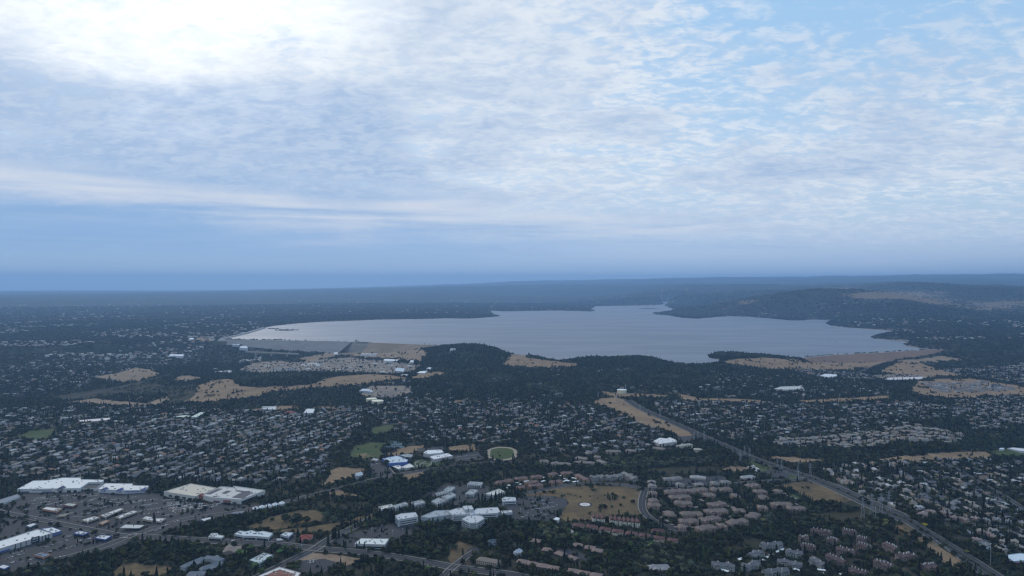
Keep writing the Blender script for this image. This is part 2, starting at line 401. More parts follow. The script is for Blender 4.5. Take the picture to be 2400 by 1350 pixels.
# ground sheet
GEXT = np.hypot(GX, GY)
me = bpy.data.meshes.new('ground'); grid_mesh(me, GX, GY, GZ)
gpx, gpy = project(np.stack([GX, np.maximum(GY, 1), GZ], -1))
DRY = np.zeros(GX.shape)
for (px, py, rx, ry, w) in [(900,830,110,18,.9),(720,848,120,14,.7),(620,845,60,14,.5),(1950,845,160,14,.9),(2150,868,100,16,.9),(2280,895,120,14,.8),(2110,697,120,17,1.0),(1960,679,70,6,1.0),(2040,694,70,9,1.0),(2180,708,90,12,.9),(2320,715,120,16,.75),(2280,745,100,7,.5),(1760,708,50,9,.45),(1700,722,60,6,.3),(300,930,90,14,.6),(1280,852,80,12,.9),(300,695,300,8,.28),(1450,845,110,10,.45),(2060,735,120,4,.3),(2200,752,80,8,.2),(2200,812,60,8,.5),(1080,835,90,25,.15)]:
    DRY = np.maximum(DRY, w * np.exp(-((gpx - px) / rx) ** 2 - ((gpy - py) / ry) ** 2) * np.where((py < 725) & (px > 1900), GEXT > (10500 if px < 1990 else 9700), 1))
DRY[GY < 900] = 0
FAR = np.clip((GEXT - 3400) / 900, 0, 1)
for nm, arr in (('dry', DRY), ('farf', FAR)):
    at = me.attributes.new(nm, 'FLOAT', 'POINT'); at.data.foreach_set('value', arr.astype(np.float32).ravel())
me.materials.append(ground_material()); me.polygons.foreach_set('use_smooth', np.ones(len(me.polygons), bool))
ground = bpy.data.objects.new('ground', me); COL.objects.link(ground); props(ground, kind='structure')

# lake
def cdt_sheet(poly_xy, step, extra_fn=None):
    """triangulated sheet inside a polygon with inner points every step metres"""
    poly = np.asarray(poly_xy, float); n = len(poly)
    x0, y0 = poly.min(0); x1, y1 = poly.max(0)
    pts = [Vector(p) for p in poly]
    if step:
        gx, gy = np.meshgrid(np.arange(x0 + step / 2, x1, step), np.arange(y0 + step / 2, y1, step)); gx = gx.ravel() + rng.uniform(-.1, .1, gx.size) * step; gy = gy.ravel()
        k = pip(gx, gy, poly)
        if k.any():
            k &= dist_poly(gx, gy, poly) > step * .3
        pts += [Vector((a, b)) for a, b in zip(gx[k], gy[k])]
    v, e, f, *_ = delaunay_2d_cdt(pts, [(i, (i + 1) % n) for i in range(n)], [], 1, 1e-4)
    return np.array([(q[0], q[1]) for q in v]), [tuple(q) for q in f if len(q) >= 3]
def densify(P, step):
    out = []
    P = np.asarray(P, float)
    for i in range(len(P)):
        a, b = P[i], P[(i + 1) % len(P)]; k = max(1, int(np.linalg.norm(b - a) / step))
        out += [a + (b - a) * t / k for t in range(k)]
    return np.array(out)
shore = densify(LW[:, :2], 70)
shore = shore + np.stack([fbm(shore[:, 0] / 120, shore[:, 1] / 120, 21, 3), fbm(shore[:, 0] / 120, shore[:, 1] / 120, 33, 3)], -1) * np.clip(np.hypot(shore[:, 0], shore[:, 1])[:, None] * .006, 10, 60)
wv, wf = cdt_sheet(shore, 350)
lake = mesh_obj('lake_water', np.column_stack([wv, LAKE - curv(wv[:, 0], wv[:, 1])]), wf, water_material(), kind='structure')

# ------------------------------------------------------------------ haze
def build_haze():
    R = 52600; top = 960.0; bot = float(GZ.min()) - 3
    v = [(-R, -R, bot), (R, -R, bot), (R, R, bot), (-R, R, bot), (-R, -R, top), (R, -R, top), (R, R, top), (-R, R, top)]
    f = [(3, 2, 1, 0), (4, 5, 6, 7), (0, 1, 5, 4), (1, 2, 6, 5), (2, 3, 7, 6), (3, 0, 4, 7)]
    m = bpy.data.materials.new('haze'); m.use_nodes = True; nt = m.node_tree; nt.nodes.clear()
    out = nt.nodes.new('ShaderNodeOutputMaterial'); pv = nt.nodes.new('ShaderNodeVolumePrincipled')
    pv.inputs['Color'].default_value = (.37, .625, 1.0, 1); pv.inputs['Density'].default_value = 4.2e-5; pv.inputs['Anisotropy'].default_value = .3
    nt.links.new(pv.outputs[0], out.inputs['Volume'])
    h = mesh_obj('haze', v, f, m, kind='stuff')
    h.display_type = 'WIRE'
build_haze()
# ------------------------------------------------------------------ occupancy map of the town (3 m cells)
RX0, RY0, RC = -4400.0, 850.0, 4.0
RW, RH = 2200, 1700
OCC = np.zeros((RH, RW), np.uint8)      # 0 open suburb, 1 grove, 2 dry field, 3 paved, 4 building, 5 lawn, 6 water, 7 scrub, 8 no trees
def stamp(poly_xy, code):
    P = np.asarray(poly_xy, float)
    x0, y0 = P.min(0); x1, y1 = P.max(0)
    i0, i1 = max(0, int((x0 - RX0) / RC)), min(RW, int((x1 - RX0) / RC) + 2); j0, j1 = max(0, int((y0 - RY0) / RC)), min(RH, int((y1 - RY0) / RC) + 2)
    if i0 >= i1 or j0 >= j1: return
    gx, gy = np.meshgrid(RX0 + (np.arange(i0, i1) + .5) * RC, RY0 + (np.arange(j0, j1) + .5) * RC)
    m = pip(gx, gy, P); OCC[j0:j1, i0:i1][m] = code
def occ(x, y):
    i = ((np.asarray(x) - RX0) / RC).astype(int); j = ((np.asarray(y) - RY0) / RC).astype(int)
    ok = (i >= 0) & (i < RW) & (j >= 0) & (j < RH)
    return np.where(ok, OCC[np.clip(j, 0, RH - 1), np.clip(i, 0, RW - 1)], 9)
def P(t): return [tuple(map(float, q.split(','))) for q in t.split()]
def world_poly(px):
    px = np.asarray(px, float); return ground_at(px[:, 0], px[:, 1])[:, :2]

# surfaces
def field_mat(name, c1, c2, c3, s=.02):
    m, g, b = new_mat(name)
    pos = g.n('ShaderNodeNewGeometry').outputs['Position']
    n1 = g.noise(pos, s, 5, .62, .5); n2 = g.noise(pos, s * 7, 5, .65); n3 = g.noise(g.mapping(pos, rot=(0, 0, .6), scale=(1, 4, 1)), s * 3, 4, .6)
    c = g.mix(g.ss(n1, .36, .62), c1, c2); c = g.mix(g.m('MULTIPLY', g.ss(n2, .5, .72), .75), c, c3)
    c = g.v('SCALE', c, scale=g.m('ADD', .75, g.m('MULTIPLY', n3, .5)))
    g.put(b.inputs['Base Color'], c); g.put(b.inputs['Roughness'], .95); g.put(b.inputs['Specular IOR Level'], .05)
    return m
M_DRY = field_mat('dry_grass', (.30, .208, .128), (.23, .155, .095), (.13, .098, .06))
M_GOLD = field_mat('golden_grass', (.185, .128, .068), (.118, .086, .052), (.05, .052, .03), .016)
M_TAN = field_mat('tan_hill_grass', (.30, .22, .15), (.24, .175, .115), (.16, .12, .085), .008)
M_DIRT = field_mat('bare_dirt', (.30, .215, .15), (.22, .15, .10), (.14, .11, .08))
M_LAWN = field_mat('lawn', (.055, .085, .03), (.085, .10, .042), (.13, .11, .06))
M_SCRUB = field_mat('scrub', (.035, .038, .022), (.052, .046, .028), (.075, .056, .036))
M_ASPH = plain('asphalt', (.036, .036, .041), .9, .22, .05)
M_ASPH2 = plain('worn_asphalt', (.044, .043, .047), .9, .22, .03)
M_WALK = plain('concrete_walk', (.25, .235, .215), .85, .15, .1)
M_PALE = plain('pale_gravel', (.46, .44, .43), .9, .15, .03)
M_GRAYYARD = field_mat('gravel_yard', (.19, .165, .145), (.29, .23, .175), (.13, .12, .11), .012)
M_COURT = plain('court_surface', (.06, .115, .14), .8, .1, .1)
M_TRACK = plain('track_cinder', (.33, .27, .2), .9, .1, .1)
LIFT = {}
def sheet(name, px, mat, code=None, kind='structure', lift=.5, label=None, maxn=40, rough=0.0):
    w = densify(world_poly(px), 12 if rough else 25)
    if rough:
        a = rough * np.clip(np.hypot(w[:, 0], w[:, 1]) / 2500, .6, 2)[:, None]; w = w + np.stack([fbm(w[:, 0] / 45, w[:, 1] / 45, 61, 3), fbm(w[:, 0] / 45, w[:, 1] / 45, 71, 3)], -1) * a
    ext = max(np.ptp(w[:, 0]), np.ptp(w[:, 1])); step = max(8, ext / maxn)
    v, f = cdt_sheet(w, step)
    z = zg(v[:, 0], v[:, 1]) + lift
    o = mesh_obj(name, np.column_stack([v, z]), f, mat, kind=kind)
    if label: o['label'] = label
    if code is not None: stamp(w, code)
    return o
def band(pts, width, name, mat, lift=.7, code=3, step=12, kind='structure', off=0.0, parent=None, stampw=None, closed=False):
    """strip of the given width along a line of world points, laid on the ground"""
    p = np.asarray(pts, float)[:, :2]
    if closed: p = np.vstack([p, p[:1]])
    # smooth and resample
    for _ in range(2):
        q = [p[0]]
        for a, b in zip(p[:-1], p[1:]): q += [a * .75 + b * .25, a * .25 + b * .75]
        q.append(p[-1]); p = np.array(q)
    L = np.concatenate([[0], np.cumsum(np.linalg.norm(np.diff(p, axis=0), axis=1))]); n = max(2, int(L[-1] / step) + 1)
    s = np.linspace(0, L[-1], n); p = np.column_stack([np.interp(s, L, p[:, 0]), np.interp(s, L, p[:, 1])])
    t = np.gradient(p, axis=0); t /= np.linalg.norm(t, axis=1)[:, None] + 1e-9; nr = np.column_stack([-t[:, 1], t[:, 0]])
    c = p + nr * off
    rows = [c + nr * width * k for k in (.5, .17, -.17, -.5)]
    v = np.vstack([np.column_stack([r, zg(r[:, 0], r[:, 1]) + lift]) for r in rows]); f = []
    for k in range(3):
        for i in range(n - 1): f.append((k * n + i, (k + 1) * n + i, (k + 1) * n + i + 1, k * n + i + 1))
    o = mesh_obj(name, v, f, mat, kind=kind if parent is None else None, parent=parent)
    if code is not None:
        w = stampw or width; a = c + nr * w / 2; b_ = c - nr * w / 2
        for i in range(n - 1): stamp(np.array([a[i], a[i + 1], b_[i + 1], b_[i]]) + 0, code)
    return o, p, nr
# groves first, then open ground, then paving: later stamps win
GROVES = [
 '740,1165 830,1140 880,1130 1000,1105 1100,1088 1250,1088 1290,1098 1160,1110 1150,1130 1050,1128 1000,1150 930,1172 880,1185 870,1205 790,1222 760,1225 757,1195 820,1180',
 '1180,1112 1290,1096 1400,1085 1500,1055 1700,1062 1740,1075 1700,1085 1600,1090 1520,1098 1420,1100 1300,1098',
 '900,1240 980,1235 1070,1222 1160,1215 1240,1225 1330,1240 1380,1265 1480,1280 1600,1275 1680,1290 1720,1305 1660,1345 1500,1340 1420,1290 1300,1265 1200,1310 1110,1278 1060,1268 1010,1310 930,1298 890,1280 950,1262',
 '1490,1255 1620,1262 1720,1235 1810,1205 1890,1180 1990,1180 2090,1225 2100,1240 2060,1245 1900,1240 1860,1250 1780,1290 1720,1300 1640,1300 1560,1285',
 '0,1320 60,1340 150,1310 250,1285 330,1272 440,1275 500,1290 540,1300 480,1320 410,1322 290,1318 270,1345 0,1350',
 '420,1225 470,1220 560,1210 660,1195 740,1190 700,1200 620,1220 560,1240 480,1240',
 '1780,1055 1860,1050 2000,1052 2100,1050 2240,1042 2300,1030 2400,1000 2400,1050 2330,1052 2200,1058 2060,1070 1960,1072 1850,1068 1790,1066',
 '1640,1040 1720,1040 1800,1020 1960,1015 2150,990 2240,975 2300,965 2240,1000 2100,1003 1960,1022 1840,1030 1790,1040 1720,1050',
 '900,1235 830,1240 840,1225 880,1210 900,1215',
 '290,1175 380,1160 340,1185 260,1180 300,1160', 
 '380,1158 350,1150 380,1132 440,1128 400,1140',
 '545,890 570,880 640,878 720,878 740,890 735,900 650,906 600,905 560,900',
 '985,865 1000,845 1060,820 1180,830 1190,850 1150,868 1080,872',
 '1660,834 1680,831 1720,830 1780,832 1850,838 1855,841 1780,842 1700,842 1690,844 1668,839', '2145,840 2190,832 2300,838 2330,848 2260,860 2200,866 2160,852', '1672,842 1690,840 1700,856 1684,858',
 '1310,860 1330,845 1400,835 1520,843 1560,860 1480,866',
 '980,880 1100,875 1300,872 1500,868 1660,872 1700,885 1650,905 1500,905 1300,925 1200,930 1000,935 960,920',
]
for t in GROVES: stamp(world_poly(P(t)), 1)
SCRUB = ['1500,1100 1600,1095 1700,1095 1690,1110 1580,1112 1520,1108', '1680,1290 1760,1262 1800,1262 1790,1280 1700,1300', '1920,1205 2030,1195 2060,1215 1960,1232 1890,1228',
         '1990,1160 2080,1195 2090,1215 2010,1195 1940,1185', '760,1180 850,1178 860,1195 780,1200', '120,930 330,895 420,905 400,925 280,925 150,940', '390,905 470,900 440,945 400,950']
for k, t in enumerate(SCRUB): sheet('scrub_ground', P(t), M_SCRUB, 7, rough=34)
FIELDS = [  # name, material, outline
 ('dry_field', M_DRY, '437,940 455,922 470,903 500,891 530,888 546,891 560,905 600,908 680,905 735,899 780,884 870,877 920,880 958,888 900,893 850,899 800,906 745,908 690,915 640,918 600,930 540,936 490,943 445,944'),
 ('dry_field', M_DRY, '975,880 1000,873 1050,871 1045,880 1000,888 960,888'),
 ('dry_field', M_TAN, '222,885 245,877 270,876 300,868 320,862 345,866 374,876 352,886 325,892 290,897 250,890'),
 ('dry_field', M_TAN, '135,946 200,937 225,934 285,941 345,946 395,928 398,938 370,950 300,953 250,950 200,946'),
 ('dry_field', M_TAN, '402,892 420,882 452,880 472,889 440,894'),
 ('dry_field', M_DRY, '1190,842 1215,829 1240,839 1290,845 1310,850 1372,851 1340,860 1290,863 1230,860 1180,857'),
 ('dry_field', M_DRY, '1690,850 1720,843 1780,838 1860,842 1900,846 2010,843 2088,847 2040,862 1940,863 1800,859 1720,856'),
 ('dry_field', M_DRY, '1740,858 1860,856 1960,860 2030,862 1990,868 1900,867 1800,864'), ('dry_field', M_TAN, '2085,848 2140,842 2205,834 2262,842 2200,849 2130,851'),
 ('dry_field', M_DRY, '2062,870 2100,852 2150,849 2190,862 2262,881 2200,884 2130,880 2080,874'),
 ('dry_field', M_DRY, '2150,896 2200,888 2280,888 2340,897 2420,912 2420,924 2300,929 2250,936 2190,930 2130,917'),
 ('dry_field', M_DRY, '1388,945 1405,934 1440,930 1472,940 1502,961 1525,974 1562,985 1632,1020 1625,1025 1590,1024 1545,1003 1505,998 1478,980 1462,968 1425,955'),
 ('dry_field', M_DRY, '1405,917 1440,921 1500,924 1560,926 1555,931 1480,930 1440,930 1410,925'),
 ('dry_field', M_DRY, '1560,920 1585,920 1640,934 1720,934 1790,939 1780,944 1690,942 1610,938'),
 ('dry_field', M_DRY, '1870,937 2000,932 2085,928 2078,936 2000,940 1930,944 1875,943'),
 ('dry_field', M_DRY, '2045,1080 2130,1068 2200,1062 2300,1056 2322,1070 2312,1077 2200,1079 2130,1084'),
 ('dry_field', M_DRY, '1800,1070 1860,1071 1935,1078 1925,1084 1850,1084 1815,1078'),
 ('golden_field', M_GOLD, '1228,1160 1280,1147 1340,1139 1400,1137 1470,1142 1500,1150 1501,1180 1498,1206 1440,1212 1350,1222 1322,1224 1308,1212 1330,1175 1318,1166 1260,1165'),
 ('golden_field', M_GOLD, '1815,1138 1850,1131 1905,1127 1932,1140 1994,1171 1975,1177 1912,1178 1870,1152'),
 ('bare_dirt_lot', M_DIRT, '1690,1100 1720,1092 1762,1096 1740,1104 1700,1106'),
 ('bare_dirt_lot', M_PALE, '1744,1093 1765,1091 1784,1102 1770,1105'),
 ('golden_field', M_GOLD, '2090,1237 2140,1231 2162,1245 2168,1258 2120,1257'),
 ('dry_field', M_DRY, '2145,1262 2180,1258 2216,1290 2252,1312 2266,1338 2210,1316 2182,1285'),
 ('golden_field', M_GOLD, '1053,1312 1060,1282 1076,1269 1106,1274 1109,1286 1090,1292 1080,1310 1060,1322'),
 ('bare_dirt_lot', M_DIRT, '700,1312 735,1299 852,1311 840,1321 790,1331 715,1338'),
 ('golden_field', M_GOLD, '262,1352 285,1323 322,1320 402,1330 372,1352'),
 ('golden_field', M_GOLD, '575,1237 640,1211 700,1197 740,1197 759,1207 754,1222 718,1233 640,1243'),
 ('golden_field', M_GOLD, '640,1247 720,1234 800,1226 872,1205 872,1213 822,1226 762,1247 690,1250'),
 ('dry_field', M_DRY, '768,1156 800,1150 832,1160 836,1169 790,1166'),
 ('dry_field', M_DRY, '938,1117 970,1105 1002,1104 962,1127'),
 ('dry_field', M_DRY, '905,1064 925,1055 960,1045 1000,1043 980,1060 930,1070'),
 ('dry_field', M_DRY, '1045,1046 1112,1042 1118,1054 1062,1061'),
 ('dry_field', M_DRY, '770,1105 800,1095 855,1098 850,1113 790,1128 760,1140'),
 ('dry_field', M_DRY, '588,962 640,951 690,952 705,958 640,963'),
 ('dry_field', M_DRY, '738,953 800,955 802,958 738,958'),
 ('dry_field', M_DRY, '1060,940 1095,937 1095,941 1060,945'),
 ('ball_field', M_LAWN, '815,1073 835,1045 870,1037 905,1038 890,1058 908,1068 880,1074'),
 ('ball_field', M_LAWN, '868,1020 872,1002 920,995 926,1005 905,1015'),
 ('ball_field', M_LAWN, '40,1026 70,1010 130,1005 138,1020 85,1033'),
 ('ball_field', M_LAWN, '2322,1058 2370,1050 2420,1054 2420,1072 2335,1069'),
 ('dry_field', M_DRY, '836,1066 862,1062 868,1070 842,1075'),
 ('gravel_yard', M_GRAYYARD, '560,868 590,852 640,846 700,850 760,842 820,838 900,846 985,856 975,868 930,878 860,876 760,872 690,872 620,876'),
 ('dry_field', M_TAN, '690,842 760,829 800,824 900,815 985,818 1000,830 985,848 900,840 800,832 720,848'),
 ('dry_field', M_DIRT, '455,797 470,790 507,789 502,797 475,800'),
 ('pale_plot', M_PALE, '857,872 870,861 900,862 908,866 890,872 858,873'), ('pale_plot', M_PALE, '700,854 735,850 760,852 742,857 705,857'), ('pale_plot', M_COURT, '637,865 655,861 690,863 715,867 690,869 650,868'), ('pale_plot', M_PALE, '500,871 540,868 562,871 540,874 505,874'), ('pale_plot', M_PALE, '820,853 845,852 850,855 822,856'), ('bare_dirt_lot', M_DIRT, '730,860 800,855 860,858 850,862 760,864'), ('bare_dirt_lot', M_DIRT, '580,862 630,858 690,858 640,861 590,864'),
 ('industrial_yard', M_GRAYYARD, '835,922 870,905 950,905 965,920 930,932 870,935'),
 ('dirt_embankment', M_DIRT, '1405,1108 1450,1104 1440,1109'),
 ('grass_verge', M_LAWN, '1745,1075 1830,1106 1885,1122 1810,1120 1770,1100'),
 ('grass_verge', M_LAWN, '1865,1155 1890,1160 1870,1172 1845,1165'),
]
for nm, mt, t in FIELDS:
    sheet(nm, P(t), mt, rough=0 if nm in ('ball_field', 'grass_verge') else 34, code={'ball_field': 5, 'grass_verge': 5, 'gravel_yard': 8, 'industrial_yard': 8}.get(nm, 2))
LOTS = [
 ('0,1192 40,1165 60,1157 240,1154 372,1156 385,1168 470,1178 560,1186 640,1180 650,1190 560,1210 430,1236 335,1262 230,1240 90,1214 0,1200', M_ASPH2),
 ('0,1212 60,1220 240,1254 312,1270 270,1290 150,1312 60,1336 0,1345', M_ASPH2),
 ('1182,1222 1192,1200 1160,1182 1240,1164 1300,1163 1330,1171 1332,1182 1308,1205 1290,1222', M_ASPH2),
 ('770,1272 828,1250 872,1236 960,1224 985,1238 955,1258 900,1272 830,1286', M_ASPH2),
 ('855,1086 885,1081 928,1106 934,1116 880,1118', M_ASPH2), ('1060,1068 1120,1058 1138,1076 1066,1086', M_ASPH2), ('975,1052 1040,1045 1052,1053 990,1062', M_ASPH2),
 ('1535,1132 1620,1118 1700,1114 1705,1132 1600,1146', M_ASPH2),
 ('480,1258 560,1264 660,1262 700,1250 690,1275 560,1270 480,1266', M_ASPH2),
 ('1000,1160 1050,1135 1140,1140 1180,1160 1120,1180 1060,1185', M_ASPH2),
 ('700,1315 760,1310 800,1322 760,1345 690,1345', M_ASPH2),
 ('1300,1290 1330,1287 1400,1310 1385,1318 1330,1302', M_ASPH2),
 ('1810,1100 1850,1108 1850,1122 1800,1118 1780,1108', M_ASPH2), ('1590,1024 1630,1021 1625,1035 1600,1038', M_ASPH2),
 ('2040,880 2100,876 2200,884 2150,890 2060,888', M_GRAYYARD),
]
for t, mt in LOTS: sheet('parking_lot', P(t), mt, 11, lift=.6)
# roads --------------------------------------------------------------
ROADS = {}
def road(key, px, width, name='road', walks=True, median=None):
    w = ground_at(*np.array(P(px)).T)
    o, p, nr = band(w, width, name, M_ASPH, lift=.8, stampw=width + 6)
    if walks:
        for sgn in (1, -1): band(p, 1.7, 'sidewalk', M_WALK, lift=.95, code=None, off=sgn * (width / 2 + 1.3), step=14)
    if median:
        band(p, median, 'median_strip', M_SCRUB, lift=.95, code=None, step=14)
    for off in ((-width / 4, width / 4) if width > 16 else (0,)):
        band(p, .35, 'lane_line', MATS['concrete_walk'], lift=.83, code=None, off=off, step=20)
    ROADS[key] = p
    return p
road('boulevard', '1470,938 1500,958 1560,983 1630,1015 1700,1045 1760,1073 1830,1098 1890,1117 1950,1140 1998,1162 2062,1192 2110,1213 2150,1235 2190,1260 2230,1285 2270,1310 2310,1337 2344,1360', 32, 'boulevard', True, 5.5)
road('field_road', '1228,1158 1270,1149 1340,1135 1400,1132 1470,1138 1510,1148 1600,1146 1700,1137 1800,1127 1890,1122', 15)
road('hook_road', '1511,1150 1504,1175 1505,1197 1522,1216 1560,1236 1625,1252', 14)
road('main_road', '300,1256 420,1264 560,1273 680,1279 740,1287 800,1291 900,1301 1000,1318 1060,1330 1150,1341 1240,1356', 20, 'road')
road('store_road', '120,1316 220,1290 300,1258 380,1232 430,1217 500,1208 580,1196 640,1185 700,1168 780,1150 860,1128 930,1113 1000,1102 1090,1090 1160,1083', 15)
road('west_road', '-20,1196 60,1212 140,1228 230,1245 300,1258', 14)
road('cross_road', '872,1213 840,1232 800,1250 768,1266 740,1287 690,1311 640,1336 600,1356', 16)
road('bulb_road', '1035,1356 1060,1330 1085,1312 1100,1299 1112,1293', 11)
road('far_road', '2005,878 2035,864 2065,852 2092,846 2150,840 2200,834', 22, 'road', False)
road('east_road', '2130,914 2180,931 2250,954 2265,965', 14, 'road', False)
road('west_causeway', '-20,955 60,945 150,934 250,914 330,897 380,884 415,874', 16, 'road', False)
road('creek_road', '1180,1083 1260,1088', 8, 'road', False)
road('right_street', '1960,1118 2010,1112 2060,1108 2120,1100 2200,1095', 8, 'road', False)
road('right_avenue', '2210,1085 2250,1105 2300,1135 2350,1160 2410,1200', 10)
road('pink_street', '2200,1212 2240,1226 2290,1232 2340,1235 2410,1240', 8)
bc = gpt(1114, 1291)
q = np.linspace(0, 2 * PI, 28)[:-1]; pts = np.column_stack([bc[0] + 15 * np.cos(q), bc[1] + 15 * np.sin(q)])
fv = np.vstack([[bc[0], bc[1]], pts]); mesh_obj('cul_de_sac', np.column_stack([fv, zg(fv[:, 0], fv[:, 1]) + .86]), [(0, i + 1, (i + 1) % 27 + 1) for i in range(27)], M_ASPH, kind='structure')
stamp(pts, 3)
# running track with its lawn
tc = gpt(1176, 1063); ta = math.radians(-2)
def stadium(c, L, Wd, n=14, ang=PI / 2, pw=None):
    out = []
    for s, a0 in ((1, -PI / 2), (-1, PI / 2)):
        for k in range(n + 1):
            a = a0 + PI * k / n; out.append((s * (L / 2 - Wd / 2) + Wd / 2 * math.cos(a), Wd / 2 * math.sin(a)))
    out = np.array(out); ca, sa = math.cos(ang), math.sin(ang)
    return np.column_stack([c[0] + out[:, 0] * ca - out[:, 1] * sa, c[1] + out[:, 0] * sa + out[:, 1] * ca])
TW = (gpt(1212, 1063)[0] - gpt(1140, 1063)[0]); TL = gpt(1176, 1047)[1] - gpt(1176, 1079)[1]
for nm, mt, l, w_, lf in (('running_track', M_TRACK, TL, TW, .6), ('track_lawn', M_LAWN, TL - 24, TW - 22, .75)):
    st = stadium(tc, l, w_); v, f = cdt_sheet(st, 15)
    o = mesh_obj(nm, np.column_stack([v, zg(v[:, 0], v[:, 1]) + lf]), f, mt, kind='structure'); stamp(st, 5)
# helipad: pale disc on an asphalt disc
hc = gpt(1371, 1183)
for nm, r, mt, lf in (('helipad_apron', 17, M_ASPH2, .7), ('helipad', 11.5, plain('helipad_paint', (.62, .58, .52), .8, .1, .3), .8), ('helipad_centre', 6.5, plain('helipad_middle', (.52, .49, .45), .8, .1, .3), .88)):
    pts = np.column_stack([hc[0] + r * np.cos(q), hc[1] + r * np.sin(q)]); fv = np.vstack([[hc[0], hc[1]], pts])
    mesh_obj(nm, np.column_stack([fv, zg(fv[:, 0], fv[:, 1]) + lf]), [(0, i + 1, (i + 1) % 27 + 1) for i in range(27)], mt, kind='structure')
stamp(np.column_stack([hc[0] + 22 * np.cos(q), hc[1] + 22 * np.sin(q)]), 3)
# courts
for t in ('912,1034 935,1033 936,1038 912,1039', '914,1040 942,1039 944,1044 915,1045', '900,1046 945,1045 948,1050 900,1051'): sheet('tennis_court', P(t), M_COURT, 3, lift=.7)
# school green with a ring of paths
sheet('school_green', P('960,1085 985,1078 1015,1082 1060,1086 1000,1096 975,1097'), M_LAWN, 5)
gc = gpt(992, 1086); ring = np.column_stack([gc[0] + 22 * np.cos(q), gc[1] + 34 * np.sin(q)])
band(ring, 3, 'footpath', M_WALK, lift=.9, code=None, closed=True, step=8)
for t in ('960,1082 1010,1089', '975,1094 1005,1078', '930,1117 905,1086 888,1080'): band(ground_at(*np.array(P(t)).T), 3, 'footpath', M_WALK, lift=.85, code=None)
# winding trail beside the boulevard and pale wall tops along it
band(ground_at(*np.array(P('2180,1257 2200,1272 2225,1290 2240,1305 2262,1322 2290,1340 2300,1356')).T), 2.5, 'footpath', M_WALK, lift=.8, code=None)
# gullies and stripes in the big dry field
sheet('field_gully', P('488,913 500,900 515,890 518,891 503,902 491,914'), M_SCRUB)
# ------------------------------------------------------------------ building helpers
M_WALL = objcol('stucco_wall', .85, .10, .3); M_ROOF = objcol('roof_covering', .8, .20, .35); M_TRIM = objcol('painted_trim', .6, .06, .5)
M_GLASS = plain('dark_glass', (.02, .025, .03), .15, .1, 1, .5); M_METAL = plain('grey_metal', (.33, .34, .35), .5, .1, 1, .5, .3)
M_UNIT = plain('roof_machine', (.28, .28, .28), .6, .2, .5)
M_WHITE = plain('white_paint', (.74, .74, .74), .6, .05, .2); M_CREAM = plain('cream_paint', (.66, .58, .40), .6, .06, .1)
M_BARK = plain('bark', (.07, .05, .035), .95, .2, 2)
M_CONC = field_mat('dam_concrete', (.44, .38, .31), (.38, .33, .27), (.28, .24, .20), .01)
C_WHITE, C_TAN, C_CREAM, C_GREY, C_DGREY, C_BRICK, C_ORANGE = (.62, .61, .60), (.42, .33, .24), (.60, .52, .38), (.36, .37, .40), (.15, .16, .18), (.27, .11, .075), (.40, .22, .12)
C_BLUE, C_PINK, C_DRED, C_TANROOF, C_RED = (.07, .10, .26), (.33, .215, .18), (.125, .062, .055), (.60, .47, .28), (.25, .065, .05)
LM = []                                   # landmarks used in descriptions: px, py, phrase
def lm(px, py, phrase): LM.append((px, py, phrase))
def empty(name, loc, label=None, cat=None, group=None):
    o = bpy.data.objects.new(name, None); COL.objects.link(o); o.location = loc; o.empty_display_size = 2
    return props(o, label, cat, group)
def part(root, name, v, f, mat, col=None, kind=None, parent=None, smooth=False, mi=None):
    v = np.asarray(v, float) - np.array(root.location)
    o = mesh_obj(name, v, f, mat, mi, parent or root, smooth, kind)
    if col is not None: o.color = (*col, 1)
    return o
BOXF = [(0, 3, 2, 1), (4, 5, 6, 7), (0, 1, 5, 4), (1, 2, 6, 5), (2, 3, 7, 6), (3, 0, 4, 7)]
def box_v(c, sx, sy, z0, z1, ang=0.0):
    ca, sa = math.cos(ang), math.sin(ang); o = []
    for z in (z0, z1):
        for a, b in ((-1, -1), (1, -1), (1, 1), (-1, 1)):
            x, y = a * sx / 2, b * sy / 2; o.append((c[0] + x * ca - y * sa, c[1] + x * sa + y * ca, z))
    return o
def boxes_vf(lst):
    v, f = [], []
    for b in lst:
        n = len(v); v += list(b); f += [tuple(n + i for i in q) for q in BOXF]
    return v, f
def ccw(p):
    p = np.asarray(p, float); x, y = p[:, 0], p[:, 1]
    return p if (x * np.roll(y, -1) - y * np.roll(x, -1)).sum() > 0 else p[::-1]
def inset(p, d):
    n = len(p); out = []
    for i in range(n):
        a, b, c = p[i - 1], p[i], p[(i + 1) % n]
        e1 = (b - a) / (np.linalg.norm(b - a) + 1e-9); e2 = (c - b) / (np.linalg.norm(c - b) + 1e-9)
        n1 = np.array([-e1[1], e1[0]]); n2 = np.array([-e2[1], e2[0]]); m = n1 + n2; L = m @ m
        out.append(b + m * (2 * d / L if L > .3 else d))
    return np.array(out)
